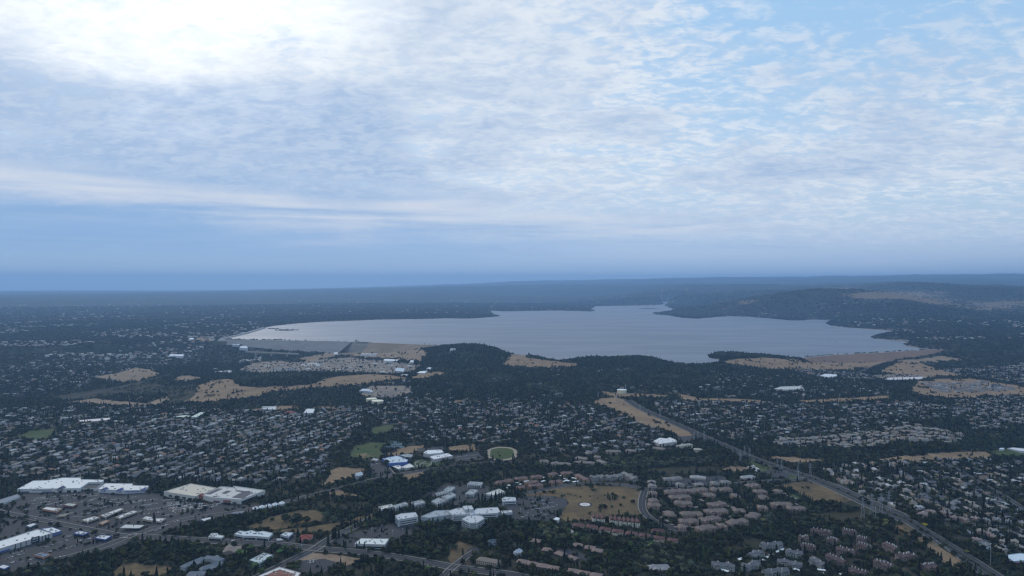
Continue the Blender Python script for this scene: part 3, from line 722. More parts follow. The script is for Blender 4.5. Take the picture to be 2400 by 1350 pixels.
class Block:
    """flat-roofed building whose roof outline is given by where its corners show, at height h"""
    def __init__(s, name, label, cat, px, h, wall=C_WHITE, roof=C_WHITE, par=.9, units=0, group=None, glass=0, base=None):
        px = np.array(P(px)); c = px.mean(0); g0 = ground_at(px[:, 0], px[:, 1] + 6)
        z0 = float(np.median(g0[:, 2]))
        for _ in range(3):
            w = at_z(px[:, 0], px[:, 1], z0 + h)[:, :2]; z0 = float(np.mean(zg(w[:, 0], w[:, 1])))
        if base is not None: z0 = base; w = at_z(px[:, 0], px[:, 1], z0 + h)[:, :2]
        s.w = w = ccw(w); s.z0, s.h, s.par = z0, h, par; s.n = len(w)
        cx, cy = w.mean(0); s.root = empty(name, (cx, cy, z0), label, cat, group)
        s.c = (cx, cy); n = s.n; iw = inset(w, .5); T = z0 + h + par
        v = [(*q, z0 - 4) for q in w] + [(*q, T) for q in w] + [(*q, T) for q in iw] + [(*q, z0 + h - .05) for q in iw]
        f = []
        for k in range(3):
            for i in range(n): j = (i + 1) % n; f.append((k * n + i, k * n + j, (k + 1) * n + j, (k + 1) * n + i))
        part(s.root, 'wall', v, f, M_WALL, wall)
        s.roof = part(s.root, 'roof', [(*q, z0 + h) for q in iw], [tuple(range(n))], M_ROOF, roof)
        stamp(inset(w, -5), 4); s.P = project(np.column_stack([w, np.full(n, z0)]))
        if units:
            L = []
            lo, hi = iw.min(0), iw.max(0); t = 0
            r = random.Random(int(abs(cx) * 7 + cy))
            while len(L) < units and t < 400:
                t += 1; q = (r.uniform(lo[0], hi[0]), r.uniform(lo[1], hi[1]))
                if pip(np.array([q[0]]), np.array([q[1]]), inset(w, 3))[0]: L.append(box_v(q, r.uniform(1.8, 3.4), r.uniform(1.6, 2.6), z0 + h, z0 + h + r.uniform(1.0, 1.9), r.choice((0, .5))))
            if L: vv, ff = boxes_vf(L); part(s.root, 'roof_units', vv, ff, M_UNIT, kind='stuff')
        if glass:
            for i in s.facing():
                s.panel_e(i, .06, .94, .6, min(h * .55, 3.2), M_GLASS, 'window_band')
                if h > 8: s.panel_e(i, .06, .94, h * .6, h * .6 + 2, M_GLASS, 'window_band')
    def facing(s):
        r = []
        for i in range(s.n):
            a, b = s.w[i], s.w[(i + 1) % s.n]; nr = np.array([(b - a)[1], -(b - a)[0]])
            if nr @ (-(a + b) / 2) > 0 and np.linalg.norm(b - a) > 6: r.append(i)
        return r
    def edge(s, xm):
        best = None
        for i in s.facing():
            xa, xb = s.P[0][i], s.P[0][(i + 1) % s.n]; lo, hi = min(xa, xb), max(xa, xb)
            miss = max(lo - xm, xm - hi, 0) - .001 * (hi - lo)
            if best is None or miss < best[0]: best = (miss, i)
        return best[1]
    def pts(s, i, t): a, b = s.w[i], s.w[(i + 1) % s.n]; return a + (b - a) * t
    def nrm(s, i):
        a, b = s.w[i], s.w[(i + 1) % s.n]; e = (b - a) / np.linalg.norm(b - a); return np.array([e[1], -e[0]]), e
    def panel_e(s, i, t0, t1, zl, zh, mat, name, proud=.15, col=None, label=None, parent=None):
        nr, e = s.nrm(i); a, b = s.pts(i, t0) - nr * .05, s.pts(i, t1) - nr * .05; o = nr * (proud + .05)
        v = [(*a, s.z0 + zl), (*b, s.z0 + zl), (*b, s.z0 + zh), (*a, s.z0 + zh)]; v += [(x + o[0], y + o[1], z) for x, y, z in v]
        f = [(4, 5, 6, 7), (0, 1, 5, 4), (1, 2, 6, 5), (2, 3, 7, 6), (3, 0, 4, 7)]
        q = part(s.root, name, v, f, mat, col, parent=parent)
        if label: q['label'] = label
        return q
    def tx(s, i, x):
        xa, xb = s.P[0][i], s.P[0][(i + 1) % s.n]; return min(1, max(0, (x - xa) / (xb - xa + 1e-9)))
    def panel(s, x0, x1, zl, zh, mat, name, proud=.15, col=None, label=None):
        i = s.edge((x0 + x1) / 2); t = sorted((s.tx(i, x0), s.tx(i, x1))); return s.panel_e(i, t[0], t[1], zl, zh, mat, name, proud, col, label)
    def gable(s, xm, width, hw, hp, depth, mat, name='entrance_gable', col=None, fcol=None, proud=1.2, sign=None):
        """gabled front standing proud of the wall, its ridge running back over the roof"""
        i = s.edge(xm); nr, e = s.nrm(i); c = s.pts(i, s.tx(i, xm)); z = s.z0
        pr = [(-width / 2, 0), (width / 2, 0), (width / 2, hw), (0, hp), (-width / 2, hw)]
        v = []
        for off in (proud, -depth):
            for a, b in pr: q = c + e * a + nr * off; v.append((q[0], q[1], z + b))
        part(s.root, name, v, [(0, 1, 2, 3, 4), (9, 8, 7, 6, 5), (1, 0, 5, 6), (2, 1, 6, 7), (0, 4, 9, 5)], M_WALL, fcol or C_WHITE)
        ov = .5; v = []
        for off in (proud + ov, -depth):
            for a, b in ((-width / 2 - ov, hw - .2), (0, hp + .35), (width / 2 + ov, hw - .2), (width / 2 + ov, hw + .1), (0, hp + .8), (-width / 2 - ov, hw + .1)):
                q = c + e * a + nr * off; v.append((q[0], q[1], z + b))
        part(s.root, name + '_roof', v, [(0, 1, 4, 5), (1, 2, 3, 4), (6, 11, 10, 7), (7, 10, 9, 8), (5, 4, 10, 11), (4, 3, 9, 10), (0, 6, 7, 1), (1, 7, 8, 2)], M_ROOF, col)
        if sign is not None:
            zc = (hw + hp) / 2 - .6; w2 = width * .40
            v = []
            for off in (proud + .02, proud + .3):
                for a, b in ((-w2, hw * .45), (w2, hw * .45), (w2, hw * .98), (0, hp - 1.2), (-w2, hw * .98)):
                    q = c + e * a + nr * off; v.append((q[0], q[1], z + b))
            sg = part(s.root, 'sign_board', v, [(5, 6, 7, 8, 9), (0, 5, 9, 4), (1, 2, 7, 6), (2, 3, 8, 7), (3, 4, 9, 8), (0, 1, 6, 5)], M_TRIM, sign)
            L = []
            for k in range(5):
                a = (-.62 + .31 * k) * w2; q = c + e * a + nr * (proud + .4)
                L.append(box_v(q, w2 * .2, .25, z + hw * .66, z + hw * .92, math.atan2(e[1], e[0])))
            vv, ff = boxes_vf(L); part(s.root, 'sign_lettering', vv, ff, M_WHITE, kind='stuff', parent=sg)
def hip_roof_vf(L, Wd, rh, gable, thick=.25):
    a, b = L / 2, Wd / 2; r = a if gable else max(a - b * .95, .25)
    v = [(-a, -b, 0), (a, -b, 0), (a, b, 0), (-a, b, 0), (-r, 0, rh), (r, 0, rh), (-a, -b, -thick), (a, -b, -thick), (a, b, -thick), (-a, b, -thick)]
    f = [(0, 1, 5, 4), (2, 3, 4, 5), (1, 2, 5), (3, 0, 4), (9, 8, 7, 6), (6, 7, 1, 0), (7, 8, 2, 1), (8, 9, 3, 2), (9, 6, 0, 3)]
    return v, f
def xf(v, c, ang, z=0.0):
    ca, sa = math.cos(ang), math.sin(ang); return [(c[0] + x * ca - y * sa, c[1] + x * sa + y * ca, z + q) for x, y, q in v]
def wing(root, c, ang, L, Wd, h, z0, wall, roof, gable, rh=None, win=0, ov=.6):
    """one box of a house: walls with window rows, and its pitched roof"""
    rh = rh or Wd * .22
    v = box_v(c, L, Wd, z0 - 3, z0 + h, ang); f = [(0, 1, 5, 4), (1, 2, 6, 5), (2, 3, 7, 6), (3, 0, 4, 7), (4, 5, 6, 7)]
    if gable:
        v += xf([(-L / 2, 0, rh * (1 - .02)), (L / 2, 0, rh * (1 - .02))], c, ang, z0 + h); f += [(4, 7, 8), (6, 5, 9)]
        f[4] = (4, 5, 6, 7)
    part(root, 'wall', v, f, M_WALL, wall)
    rv, rf = hip_roof_vf(L + 2 * ov, Wd + 2 * ov, rh * (1 + 2 * ov / Wd), gable)
    part(root, 'roof', xf(rv, c, ang, z0 + h + .05), rf, M_ROOF, roof)
    if win:
        vv, ff = [], []
        nfl = max(1, int(h / 2.9))
        for sy in (-1, 1):
            for k in range(int(L / 4)):
                for fl in range(nfl):
                    x = -L / 2 + 2 + k * 4; zz = fl * 2.9 + 1; y = sy * (Wd / 2 + .06); n = len(vv)
                    q = [(x - .8, y, zz), (x + .8, y, zz), (x + .8, y, zz + 1.5), (x - .8, y, zz + 1.5)]
                    vv += q if sy < 0 else q[::-1]; ff.append((n, n + 1, n + 2, n + 3))
        for sx in (-1, 1):
            for k in range(int(Wd / 5)):
                for fl in range(nfl):
                    y = -Wd / 2 + 2.5 + k * 5; zz = fl * 2.9 + 1; x = sx * (L / 2 + .06); n = len(vv)
                    q = [(x, y - .8, zz), (x, y + .8, zz), (x, y + .8, zz + 1.5), (x, y - .8, zz + 1.5)]
                    vv += q if sx > 0 else q[::-1]; ff.append((n, n + 1, n + 2, n + 3))
        if vv: part(root, 'window_rows', xf(vv, c, ang, z0), ff, M_GLASS, kind='stuff')
PENDING = []          # things whose label is written later from what stands nearby: root, px, py, look, group
def pitched(name, cat, ax, Wd, h, wall, roof, look, group, wings=2, gable=False, chim=0, rh=None, label=None, seed=None, chimcol=C_WHITE):
    """building under pitched roofs along an axis seen between two ground points"""
    g = ground_at([ax[0], ax[2]], [ax[1], ax[3]]); a, b = g[0, :2], g[1, :2]; c = (a + b) / 2; d = b - a; L = float(np.linalg.norm(d)); ang = math.atan2(d[1], d[0])
    z0 = float(zg(c[0], c[1])); r = random.Random(seed if seed is not None else int(ax[0] * 13 + ax[1] * 7))
    root = empty(name, (c[0], c[1], z0), label, cat, group)
    wing(root, c, ang, L, Wd * .8, h, z0, wall, roof, gable, rh, win=h > 5)
    e = d / L; nr = np.array([-e[1], e[0]])
    for k in range(wings):
        t = (k + .5) / wings - .5 + r.uniform(-.05, .05); s_ = (1 if r.random() < .5 else -1) if wings > 1 else r.choice((1, -1))
        cc = c + e * t * L * .85 + nr * s_ * Wd * .14
        wing(root, cc, ang + PI / 2, Wd * 1.05, min(Wd * .62, L / wings * .7), h - .35 - .1 * k, z0, wall, roof, gable or r.random() < .3, None, win=h > 5)
    for k in range(chim):
        t = (k + .5) / chim - .5; q = c + e * t * L * .9 + nr * r.uniform(-.22, .22) * Wd
        part(root, 'chimney', box_v(q, 1.5, 1.5, z0 + h * .8, z0 + h + Wd * .2 + 1.6, ang), BOXF, M_WALL, chimcol)
    stamp(np.array(box_v(c, L + 5, Wd * 1.05 + 5, 0, 0, ang))[:4, :2], 4)
    if label is None: PENDING.append((root, (ax[0] + ax[2]) / 2, (ax[1] + ax[3]) / 2, look, group))
    return root
def carport(ax, col=(.70, .72, .74), Wd=6.5, h=2.7, look='pale flat carport', group='carports of the apartment courts'):
    g = ground_at([ax[0], ax[2]], [ax[1], ax[3]]); a, b = g[0, :2], g[1, :2]; c = (a + b) / 2; d = b - a; L = float(np.linalg.norm(d)); ang = math.atan2(d[1], d[0]); z0 = float(zg(c[0], c[1]))
    root = empty('carport', (c[0], c[1], z0), None, 'carport', group)
    part(root, 'roof', box_v(c, L, Wd, z0 + h, z0 + h + .3, ang), BOXF, M_TRIM, col)
    e = d / L; nr = np.array([-e[1], e[0]]); n = max(2, int(L / 6) + 1)
    for k in range(n):
        q = c + e * (k / (n - 1) - .5) * (L - .6) + nr * (Wd / 2 - .4); part(root, 'post', box_v(q, .25, .25, z0 - 1, z0 + h, ang), BOXF, M_METAL)
    stamp(np.array(box_v(c, L + 3, Wd + 3, 0, 0, ang))[:4, :2], 4)
    PENDING.append((root, (ax[0] + ax[2]) / 2, (ax[1] + ax[3]) / 2, look, group))

# ------------------------------------------------------------------ shops
b = Block('store_building', 'largest white-roofed store with dark blue entrance gable behind the west parking lot', 'store',
  '40,1147 78,1127 113,1126 147,1120 189,1120 190,1124 244,1125 240,1130 208,1131 187,1145', 9, (.60, .58, .56), (.76, .74, .71), 1.0, 22)
b.gable(141, 15, 8.5, 12.5, 12, M_WALL, col=(.06, .07, .13), fcol=(.60, .58, .56), sign=(.02, .025, .06))
b.panel(75, 122, 5.4, 6.2, M_TRIM, 'wall_stripe', .2, (.07, .09, .2)); b.panel(42, 68, .3, 3.6, M_TRIM, 'wall_base', .25, (.10, .12, .2)); b.panel(100, 122, .3, 3.2, M_TRIM, 'canopy', 1.5, (.12, .13, .18))
for x in (161, 176): b.panel(x - 4, x + 4, .3, 5, M_GLASS, 'entrance_door', .2)
lm(140, 1138, 'the largest white store')
b = Block('garden_centre', 'dark netted garden centre yard at the end of the largest white store', 'garden centre', '188,1146 209,1133 242,1131 226,1146', 5.5, (.62, .61, .60), (.05, .055, .06), .8)
for x in (192, 200, 208, 216): b.panel(x - 3, x + 3, .5, 4.6, M_GLASS, 'fence_panel', .12)
b = Block('store_building', 'white store with blue roofed entrance gables beside the garden centre', 'store', '229,1147 247,1133 311,1134 310,1138 349,1139 341,1149 290,1150', 7, (.58, .57, .58), (.74, .71, .66), .9, 14)
for x, w_ in ((243, 13), (279, 13), (335, 10)): b.gable(x, w_, 7.2, 10.2, 9, M_WALL, col=(.07, .09, .24), fcol=(.55, .54, .55), sign=(.06, .08, .22))
b.panel(292, 328, 3.2, 5.0, M_TRIM, 'sign_band', .3, (.06, .08, .25)); lm(290, 1145, 'the white store with blue gables')
b = Block('store_building', 'cream store with tan roof joined to the dark panelled store', 'store', '384,1153 447,1134 507,1144 469,1162 457,1164', 9, (.58, .54, .49), (.58, .51, .41), 1.2, 16)
for x in (400, 415, 432, 446): b.panel(x - 4, x + 4, .3, 4.2, M_GLASS, 'shop_front', .2)
b.gable(418, 12, 7.5, 9.9, 4, M_WALL, col=(.5, .46, .42), fcol=(.66, .62, .56)); lm(440, 1152, 'the tan-roofed store')
b = Block('store_building', 'grey-roofed store with dark roof panels and red shop fronts by the road', 'store', '470,1161 518,1141 545,1143 549,1140 622,1150 565,1172 500,1167', 9.5, (.60, .57, .53), (.54, .51, .48), 1.4, 18)
b.gable(466, 17, 8.5, 12.5, 6, M_WALL, col=(.26, .09, .07), fcol=(.30, .12, .09)); b.panel(523, 541, 3.4, 6.4, M_TRIM, 'sign_band', .5, (.33, .05, .06)); b.panel(500, 515, .4, 4, M_TRIM, 'shop_front', .3, (.20, .08, .07)); b.panel(566, 600, .4, 6, M_GLASS, 'window_band', .2)
for t in ('481,1158 512,1145 522,1146 492,1159', '519,1156 532,1150 542,1151 529,1158', '543,1166 566,1154 590,1156 570,1169', '498,1163 512,1162 509,1164 500,1165', '556,1149 590,1153 583,1156 550,1151'):
    w = at_z(*np.array(P(t)).T, b.z0 + b.h)[:, :2]; w = ccw(w); n = len(w)
    part(b.root, 'roof_panel_field', [(*q, b.z0 + b.h + .02) for q in w] + [(*q, b.z0 + b.h + .45) for q in w], [tuple(range(n, 2 * n))] + [(i, (i + 1) % n, n + (i + 1) % n, n + i) for i in range(n)], M_ROOF, (.085, .085, .10))
lm(560, 1162, 'the store with dark roof panels')
b = Block('store_building', 'long white-roofed store with dark sign tower and blue end canopy', 'store', '-30,1278 88,1241 123,1250 22,1280 -10,1290', 9, (.52, .49, .48), (.74, .72, .69), 1.0, 8)
for x in (36, 48, 60, 98, 106, 114): b.panel(x - 1, x + 1, .2, 9.2, M_GLASS, 'wall_recess', .1)
sg = b.panel(72, 91, 1, 12, M_TRIM, 'sign_tower', 1.2, (.025, .03, .05))
i_ = b.edge(81); nr_, e_ = b.nrm(i_); cc_ = b.pts(i_, b.tx(i_, 81))
vv, ff = boxes_vf([box_v(cc_ + e_ * k + nr_ * 1.5, 1.6, .3, b.z0 + 7.6 - (0 if abs(k) < 5 else .5), b.z0 + 10.2, math.atan2(e_[1], e_[0])) for k in (-4, -1.5, 1, 3.5)] + [box_v(cc_ + e_ * k + nr_ * 1.5, 2.6, .3, b.z0 + 4, b.z0 + 4.8, math.atan2(e_[1], e_[0])) for k in (-4, -.5, 3)])
part(b.root, 'sign_lettering', vv, ff, M_WHITE, kind='stuff', parent=sg)
b.panel(-10, 22, 2.4, 4.6, M_TRIM, 'canopy', 2.5, (.08, .12, .32)); lm(60, 1262, 'the long store with the sign tower')
b = Block('shop_annex', 'low white-roofed annex with blue walls at the end of the sign tower store', 'shop', '96,1240 124,1236 145,1244 125,1250', 6, (.13, .17, .32), (.70, .70, .70), .6, 6)
SH = [ # label, category, outline, height, wall, roof, units, landmark
 ('low grey-roofed shop row with white columns at the west edge of the lot', 'shops', '-20,1178 40,1159 47,1163 -10,1185', 5, C_WHITE, (.22, .24, .27), 0, 'the shop row with white columns'),
 ('orange walled restaurant with white roof in the west parking lot', 'restaurant', '98,1193 109,1188 145,1192 134,1199', 6, C_ORANGE, C_WHITE, 5, 'the orange-walled restaurant'),
 ('red brick block with pale green roof behind the orange restaurant', 'restaurant', '147,1184 160,1179 182,1181 171,1187', 5.5, C_BRICK, (.38, .42, .38), 0, 'the red brick block'),
 ('small tan shed-roofed shop at the bend of the west road', 'shop', '132,1211 141,1207 163,1203 152,1209', 4.5, C_TAN, (.30, .26, .2), 0, None),
 ('long white-roofed shop strip, the farther of the parallel pair in the lot', 'shops', '235,1208 282,1191 290,1193 247,1212', 5.5, C_TAN, C_WHITE, 10, 'the farther white shop strip'),
 ('long white-roofed shop strip, the nearer of the parallel pair in the lot', 'shops', '270,1212 312,1197 324,1199 281,1215', 5.5, C_TAN, C_WHITE, 9, 'the nearer white shop strip'),
 ('white-roofed shops behind the autumn coloured trees along the west road', 'shops', '191,1219 221,1210 234,1213 205,1223', 5.5, C_TAN, C_WHITE, 6, 'the shops on the west road'),
 ('small orange roofed building next to the west road shops', 'shop', '231,1226 249,1219 257,1221 240,1229', 5, C_ORANGE, (.36, .28, .22), 0, None),
 ('white-roofed shop with tan front beside a lone dark cypress', 'shop', '333,1216 342,1210 362,1213 357,1221', 6.5, C_TAN, C_WHITE, 4, 'the shop with the cypress'),
 ('smaller white-roofed wing just right of the lone dark cypress', 'shop', '365,1215 389,1215 378,1223 366,1222', 5.5, C_TAN, C_WHITE, 3, None),
 ('small white-roofed kiosk building left of the long sign tower store', 'shop', '60,1232 78,1226 88,1228 70,1236', 4.5, C_DGREY, C_WHITE, 0, None),
 ('small restaurant with blue roof band, the upper of two beside the lot', 'restaurant', '172,1250 186,1244 208,1248 195,1254', 5, (.10, .14, .32), C_WHITE, 6, 'the upper blue-banded restaurant'),
 ('small restaurant with blue roof band, the lower of two near the crossroads', 'restaurant', '222,1261 236,1254 262,1256 247,1265', 5, (.09, .11, .25), C_WHITE, 5, 'the lower blue-banded restaurant'),
 ('blue-roofed tan restaurant near the dark oak belt at bottom left', 'restaurant', '79,1301 95,1295 120,1299 103,1307', 5, C_ORANGE, (.13, .19, .30), 5, 'the blue-roofed tan restaurant'),
 ('white-roofed building with blue side at the lowest left corner', 'shop', '-8,1330 8,1323 24,1327 10,1334', 5, (.10, .13, .26), C_WHITE, 0, None),
 ('long grey office sheltered by trees right of the packed lot', 'office', '538,1204 548,1200 574,1197 566,1204', 7, (.25, .24, .26), (.22, .23, .26), 2, 'the grey roadside office'),
 ('narrow white-roofed building among trees below the packed lot', 'shop', '470,1217 494,1212 500,1214 478,1222', 4.5, (.3, .3, .32), C_WHITE, 0, None),
 ('small white-roofed shop, leftmost of the row along the main road', 'shop', '488,1259 496,1250 510,1250 512,1254 526,1256 519,1261', 5.5, (.55, .50, .46), (.60, .62, .62), 5, 'the leftmost main road shop'),
 ('longest strip of shops with stepped white roof along the main road', 'shops', '549,1252 562,1244 575,1246 590,1243 602,1247 617,1245 640,1250 630,1260 600,1257 570,1256', 6.5, (.50, .50, .50), (.56, .60, .62), 12, 'the longest shop strip'),
 ('small white-roofed office right of the longest shop strip', 'shop', '657,1254 670,1247 688,1249 676,1259', 6, C_GREY, (.58, .61, .64), 4, None),
 ('white-roofed office by green trees south of the main road', 'office', '584,1313 618,1296 640,1301 608,1321', 5, (.30, .36, .36), (.52, .56, .56), 16, 'the white office south of the main road'),
 ('white-trimmed block around a reddish roof at the bottom edge', 'shops', '605,1350 655,1329 705,1343 690,1362 640,1366', 6, (.40, .32, .28), (.66, .64, .62), 22, 'the white-trimmed block'),
 ('long white-roofed clinic with cypresses in front of its lot', 'clinic', '830,1275 846,1262 912,1263 902,1277', 7, (.45, .45, .45), (.70, .70, .66), 8, 'the clinic with cypresses'),
 ('pale green-white market hall west of the twin white sheds', 'hall', '448,977 470,966 480,967 460,978', 7, (.42, .46, .42), (.62, .66, .56), 3, 'the pale green hall'),
 ('low pale green wing west of the market hall', 'hall', '405,977 432,973 448,975 440,978', 5, (.42, .46, .42), (.58, .62, .52), 0, None),
 ('long pinkish white school block in the west suburb', 'school', '184,985 220,982 258,979 261,984 225,987 190,990', 5, (.45, .33, .30), (.68, .62, .60), 0, 'the long pinkish school block'),
 ('white-roofed shed, front one of the twin sheds below the tan hill', 'shed', '611,959 613,957 648,957 646,960', 8, (.32, .31, .33), (.78, .77, .77), 0, 'the twin white sheds'),
 ('white-roofed shed, rear one of the twin sheds below the tan hill', 'shed', '613,955 615,953 648,953 647,956', 6, (.34, .33, .34), (.78, .77, .77), 0, None),
 ('white flat-roofed hall right of the red-roofed hall', 'hall', '711,968 719,958 738,958 734,968', 6, (.34, .34, .36), (.66, .66, .66), 0, 'the white flat hall'),
 ('blue-walled school hall with white ribbed roof', 'school', '896,1075 931,1068 957,1078 953,1083 912,1086', 8, (.10, .16, .42), (.52, .58, .62), 14, 'the blue-walled school hall'),
 ('tall white gymnasium of the school beside the parking lot', 'gymnasium', '992,1061 1002,1055 1034,1054 1040,1060 1030,1062 1000,1065', 11, (.46, .43, .44), (.74, .73, .73), 5, 'the white gymnasium'),
 ('lower white school hall in front of the gymnasium', 'school', '1006,1071 1018,1067 1050,1062 1062,1069 1048,1071 1018,1077', 8, (.45, .40, .40), (.70, .69, .69), 8, 'the lower school hall'),
 ('flat white classroom block with a notch in front of the blue hall', 'school', '919,1093 935,1090 942,1094 955,1088 960,1086 972,1094 950,1098 945,1096 934,1100', 4.5, (.40, .38, .37), (.68, .66, .62), 5, 'the flat classroom block'),
 ('small grey school hut left of the blue hall', 'school', '870,1078 876,1074 888,1076 884,1080', 4, (.4, .36, .33), (.42, .42, .42), 0, None),
 ('grey low school wing behind the blue hall', 'school', '936,1067 950,1064 968,1065 965,1071 950,1071', 5, (.34, .35, .36), (.33, .36, .37), 4, None),
 ('wide white store in the centre beside the power line strip', 'store', '1531,1034 1546,1026 1562,1028 1570,1025 1584,1031 1587,1035 1545,1041', 8, (.50, .46, .44), (.68, .66, .65), 7, 'the wide white central store'),
 ('blue-white roofed building with maroon front near the right edge', 'building', '2352,1302 2390,1297 2425,1300 2425,1312 2375,1316', 7, (.42, .46, .52), (.58, .66, .72), 0, 'the blue-white roofed building'),
 ('white long hall on the gravel yards below the dam', 'warehouse', '899,843 903,841 934,843 936,846 902,846', 10, (.62, .61, .62), (.72, .72, .73), 0, 'the white yard hall'),
 ('blue-grey roofed warehouse on the gravel yards', 'warehouse', '925,869 928,862 949,863 946,871', 8, (.38, .41, .46), (.50, .56, .62), 0, 'the blue-grey warehouse'),
 ('white shed right of the blue-grey warehouse', 'warehouse', '976,874 985,870 1002,869 995,875', 7, (.5, .5, .5), (.74, .74, .73), 0, None),
 ('white low shed left of the tan knoll', 'warehouse', '939,879 945,877 957,878 952,880', 6, (.5, .5, .5), (.7, .7, .7), 0, None),
 ('long white roof beside the dark ridge foot', 'warehouse', '999,863 1006,861 1013,862 1008,865', 7, (.5, .5, .52), (.7, .7, .72), 0, None),
 ('pale grey warehouse behind the cream tanks', 'warehouse', '842,916 850,911 868,912 866,917', 7, (.4, .42, .45), (.52, .55, .6), 0, 'the warehouse behind the tanks'),
 ('second pale grey warehouse nearer the cream tanks', 'warehouse', '857,917 860,914 874,915 873,919', 7, (.4, .42, .45), (.52, .55, .6), 0, None),
 ('white pumping house below the small white tank row', 'building', '960,849 963,844 970,845 969,849', 9, (.62, .62, .62), (.66, .66, .66), 0, None),
 ('white hall below the far orange field', 'hall', '442,795 446,792 453,792 455,795', 12, (.7, .7, .72), (.76, .76, .78), 0, None),
 ('pale grey powerhouse near the river bridge', 'building', '561,821 564,816 578,816 581,822', 14, (.5, .52, .55), (.62, .64, .66), 0, 'the pale powerhouse'),
 ('grey low plant building left of the powerhouse', 'building', '544,821 548,818 562,819 560,822', 10, (.42, .44, .48), (.55, .56, .58), 0, None),
 ('white shed on the slope right of the embankment dam', 'shed', '782,829 784,826 792,826 791,829', 8, (.7, .7, .72), (.75, .75, .75), 0, None),
 ('bright market roof among the far left suburb', 'store', '395,835 400,831 432,832 428,836', 9, (.6, .6, .62), (.72, .73, .76), 0, None),
 ('long white roofs of the strip mall near the far crossroads', 'shops', '2072,889 2085,885 2165,883 2160,888 2110,892', 7, (.48, .42, .40), (.60, .56, .56), 0, 'the far strip mall'),
 ('white roofed sheds below the right dike', 'store', '1922,880 1935,876 1962,878 1960,882 1938,884', 7, (.55, .55, .56), (.68, .68, .7), 0, 'the sheds below the dike'),
 ('pale school roofs in the upper right suburb', 'school', '1812,912 1830,906 1875,905 1885,910 1850,914', 6, (.42, .38, .36), (.50, .49, .46), 0, 'the upper right school'),
 ('white hut at the right green field', 'hut', '2341,1053 2344,1050 2354,1050 2352,1053', 5, (.6, .6, .62), (.7, .7, .72), 0, None),
 ('long white depot roof at the right edge by the green field', 'depot', '2360,1051 2375,1049 2425,1054 2425,1060 2390,1057', 6, (.5, .5, .52), (.64, .62, .62), 0, None),
]
for lab, cat, px, h, wc, rc, un, ph in SH:
    nm = {'shops': 'shop_row', 'building': 'utility_building'}.get(cat, cat.replace(' ', '_'))
    if nm == 'store': nm = 'store_building'
    b = Block(nm, lab, cat, px, h, wc, rc, .7, un, glass=1 if h < 8 and np.mean([q[1] for q in P(px)]) > 1180 else 0)
    if ph: lm(*np.array(P(px)).mean(0), ph)
    if 'blue roof band' in lab:
        for i in b.facing(): b.panel_e(i, 0, 1, 3.6, 5.6, M_TRIM, 'roof_band', .4, (.07, .10, .30))
    if 'maroon' in lab: b.panel(2380, 2420, .3, 4.5, M_TRIM, 'shop_front', 1.5, (.16, .03, .05))
    if 'white-trimmed' in lab:
        w = inset(b.w, 7); n = len(w); part(b.root, 'red_roof', [(*q, b.z0 + b.h + .02) for q in w] + [(w[:, 0].mean(), w[:, 1].mean(), b.z0 + b.h + 2.4)], [(i, (i + 1) % n, n) for i in range(n)], M_ROOF, (.20, .075, .055))
    if 'orange walled' in lab:
        for i in b.facing(): b.panel_e(i, .1, .9, 3.0, 3.5, M_TRIM, 'awning', .8, (.3, .12, .07))
# canopy of the filling station
g = gpt(310, 1241); c = (g[0], g[1]); root = empty('fuel_canopy', tuple(g), 'flat pale fuel station canopy on posts beside the crossroads', 'canopy'); lm(310, 1238, 'the fuel canopy')
part(root, 'roof', box_v(c, 40, 17, g[2] + 5.2, g[2] + 6.3, -.08), BOXF, M_TRIM, (.40, .43, .43))
for a in (-14, -5, 5, 14):
    for b_ in (-4, 4): part(root, 'post', box_v((c[0] + a, c[1] + b_), .5, .5, g[2] - 1, g[2] + 5.2), BOXF, M_METAL)
# five small white peaked roofs in a row
for k in range(5):
    x, y = 598 + k * 15.5, 1197 - k * 3.0
    pitched('white_pavilion', 'pavilion', (x - 5, y, x + 7, y - 2), 15, 4.5, C_WHITE, (.72, .71, .70), None, 'white peaked roofs in a row', 0, False, 0, 4, ('nearest', 'second nearest', 'middle', 'second farthest', 'farthest')[k] + ' of five white peaked roofs along the road below the dark panelled store')
lm(630, 1190, 'the five white peaked roofs')
pitched('restaurant', 'restaurant', (702, 1264, 732, 1263), 24, 4, (.52, .45, .40), C_RED, None, None, 1, False, 0, 5, 'red-roofed restaurant at the main crossroads corner'); lm(716, 1262, 'the red-roofed restaurant')
pitched('hall', 'hall', (668, 971, 692, 969), 22, 5, C_BRICK, (.33, .11, .08), None, None, 1, False, 0, 5, 'red-roofed hall between the white sheds and white flat hall'); lm(680, 968, 'the red-roofed hall')
pitched('office', 'office', (523, 1296, 565, 1290), 26, 5, (.28, .22, .19), (.25, .20, .17), None, None, 2, False, 0, 4, 'brown hip-roofed office south of the main road opposite the shops'); lm(545, 1292, 'the brown hip-roofed office')
for k, (ax, w_) in enumerate([((428, 1337, 480, 1312), 16), ((480, 1312, 520, 1318), 16), ((470, 1342, 522, 1324), 15), ((440, 1352, 480, 1350), 18)]):
    pitched('care_home_wing', 'building', ax, w_, 4.5, (.38, .40, .42), (.20, .21, .23), None, 'grey-roofed court building wings', 1, False, 0, 4, ('west', 'north', 'east', 'south')[k] + ' wing of the grey-roofed courtyard building by the golden field')
lm(475, 1325, 'the grey courtyard building')
pitched('apartment_house', 'apartment house', (1120, 1318, 1170, 1326), 16, 6.5, (.45, .36, .28), (.27, .21, .17), None, None, 2, False, 0, 4, 'two-storey tan apartment house beside the cul-de-sac'); lm(1145, 1320, 'the tan house by the cul-de-sac')
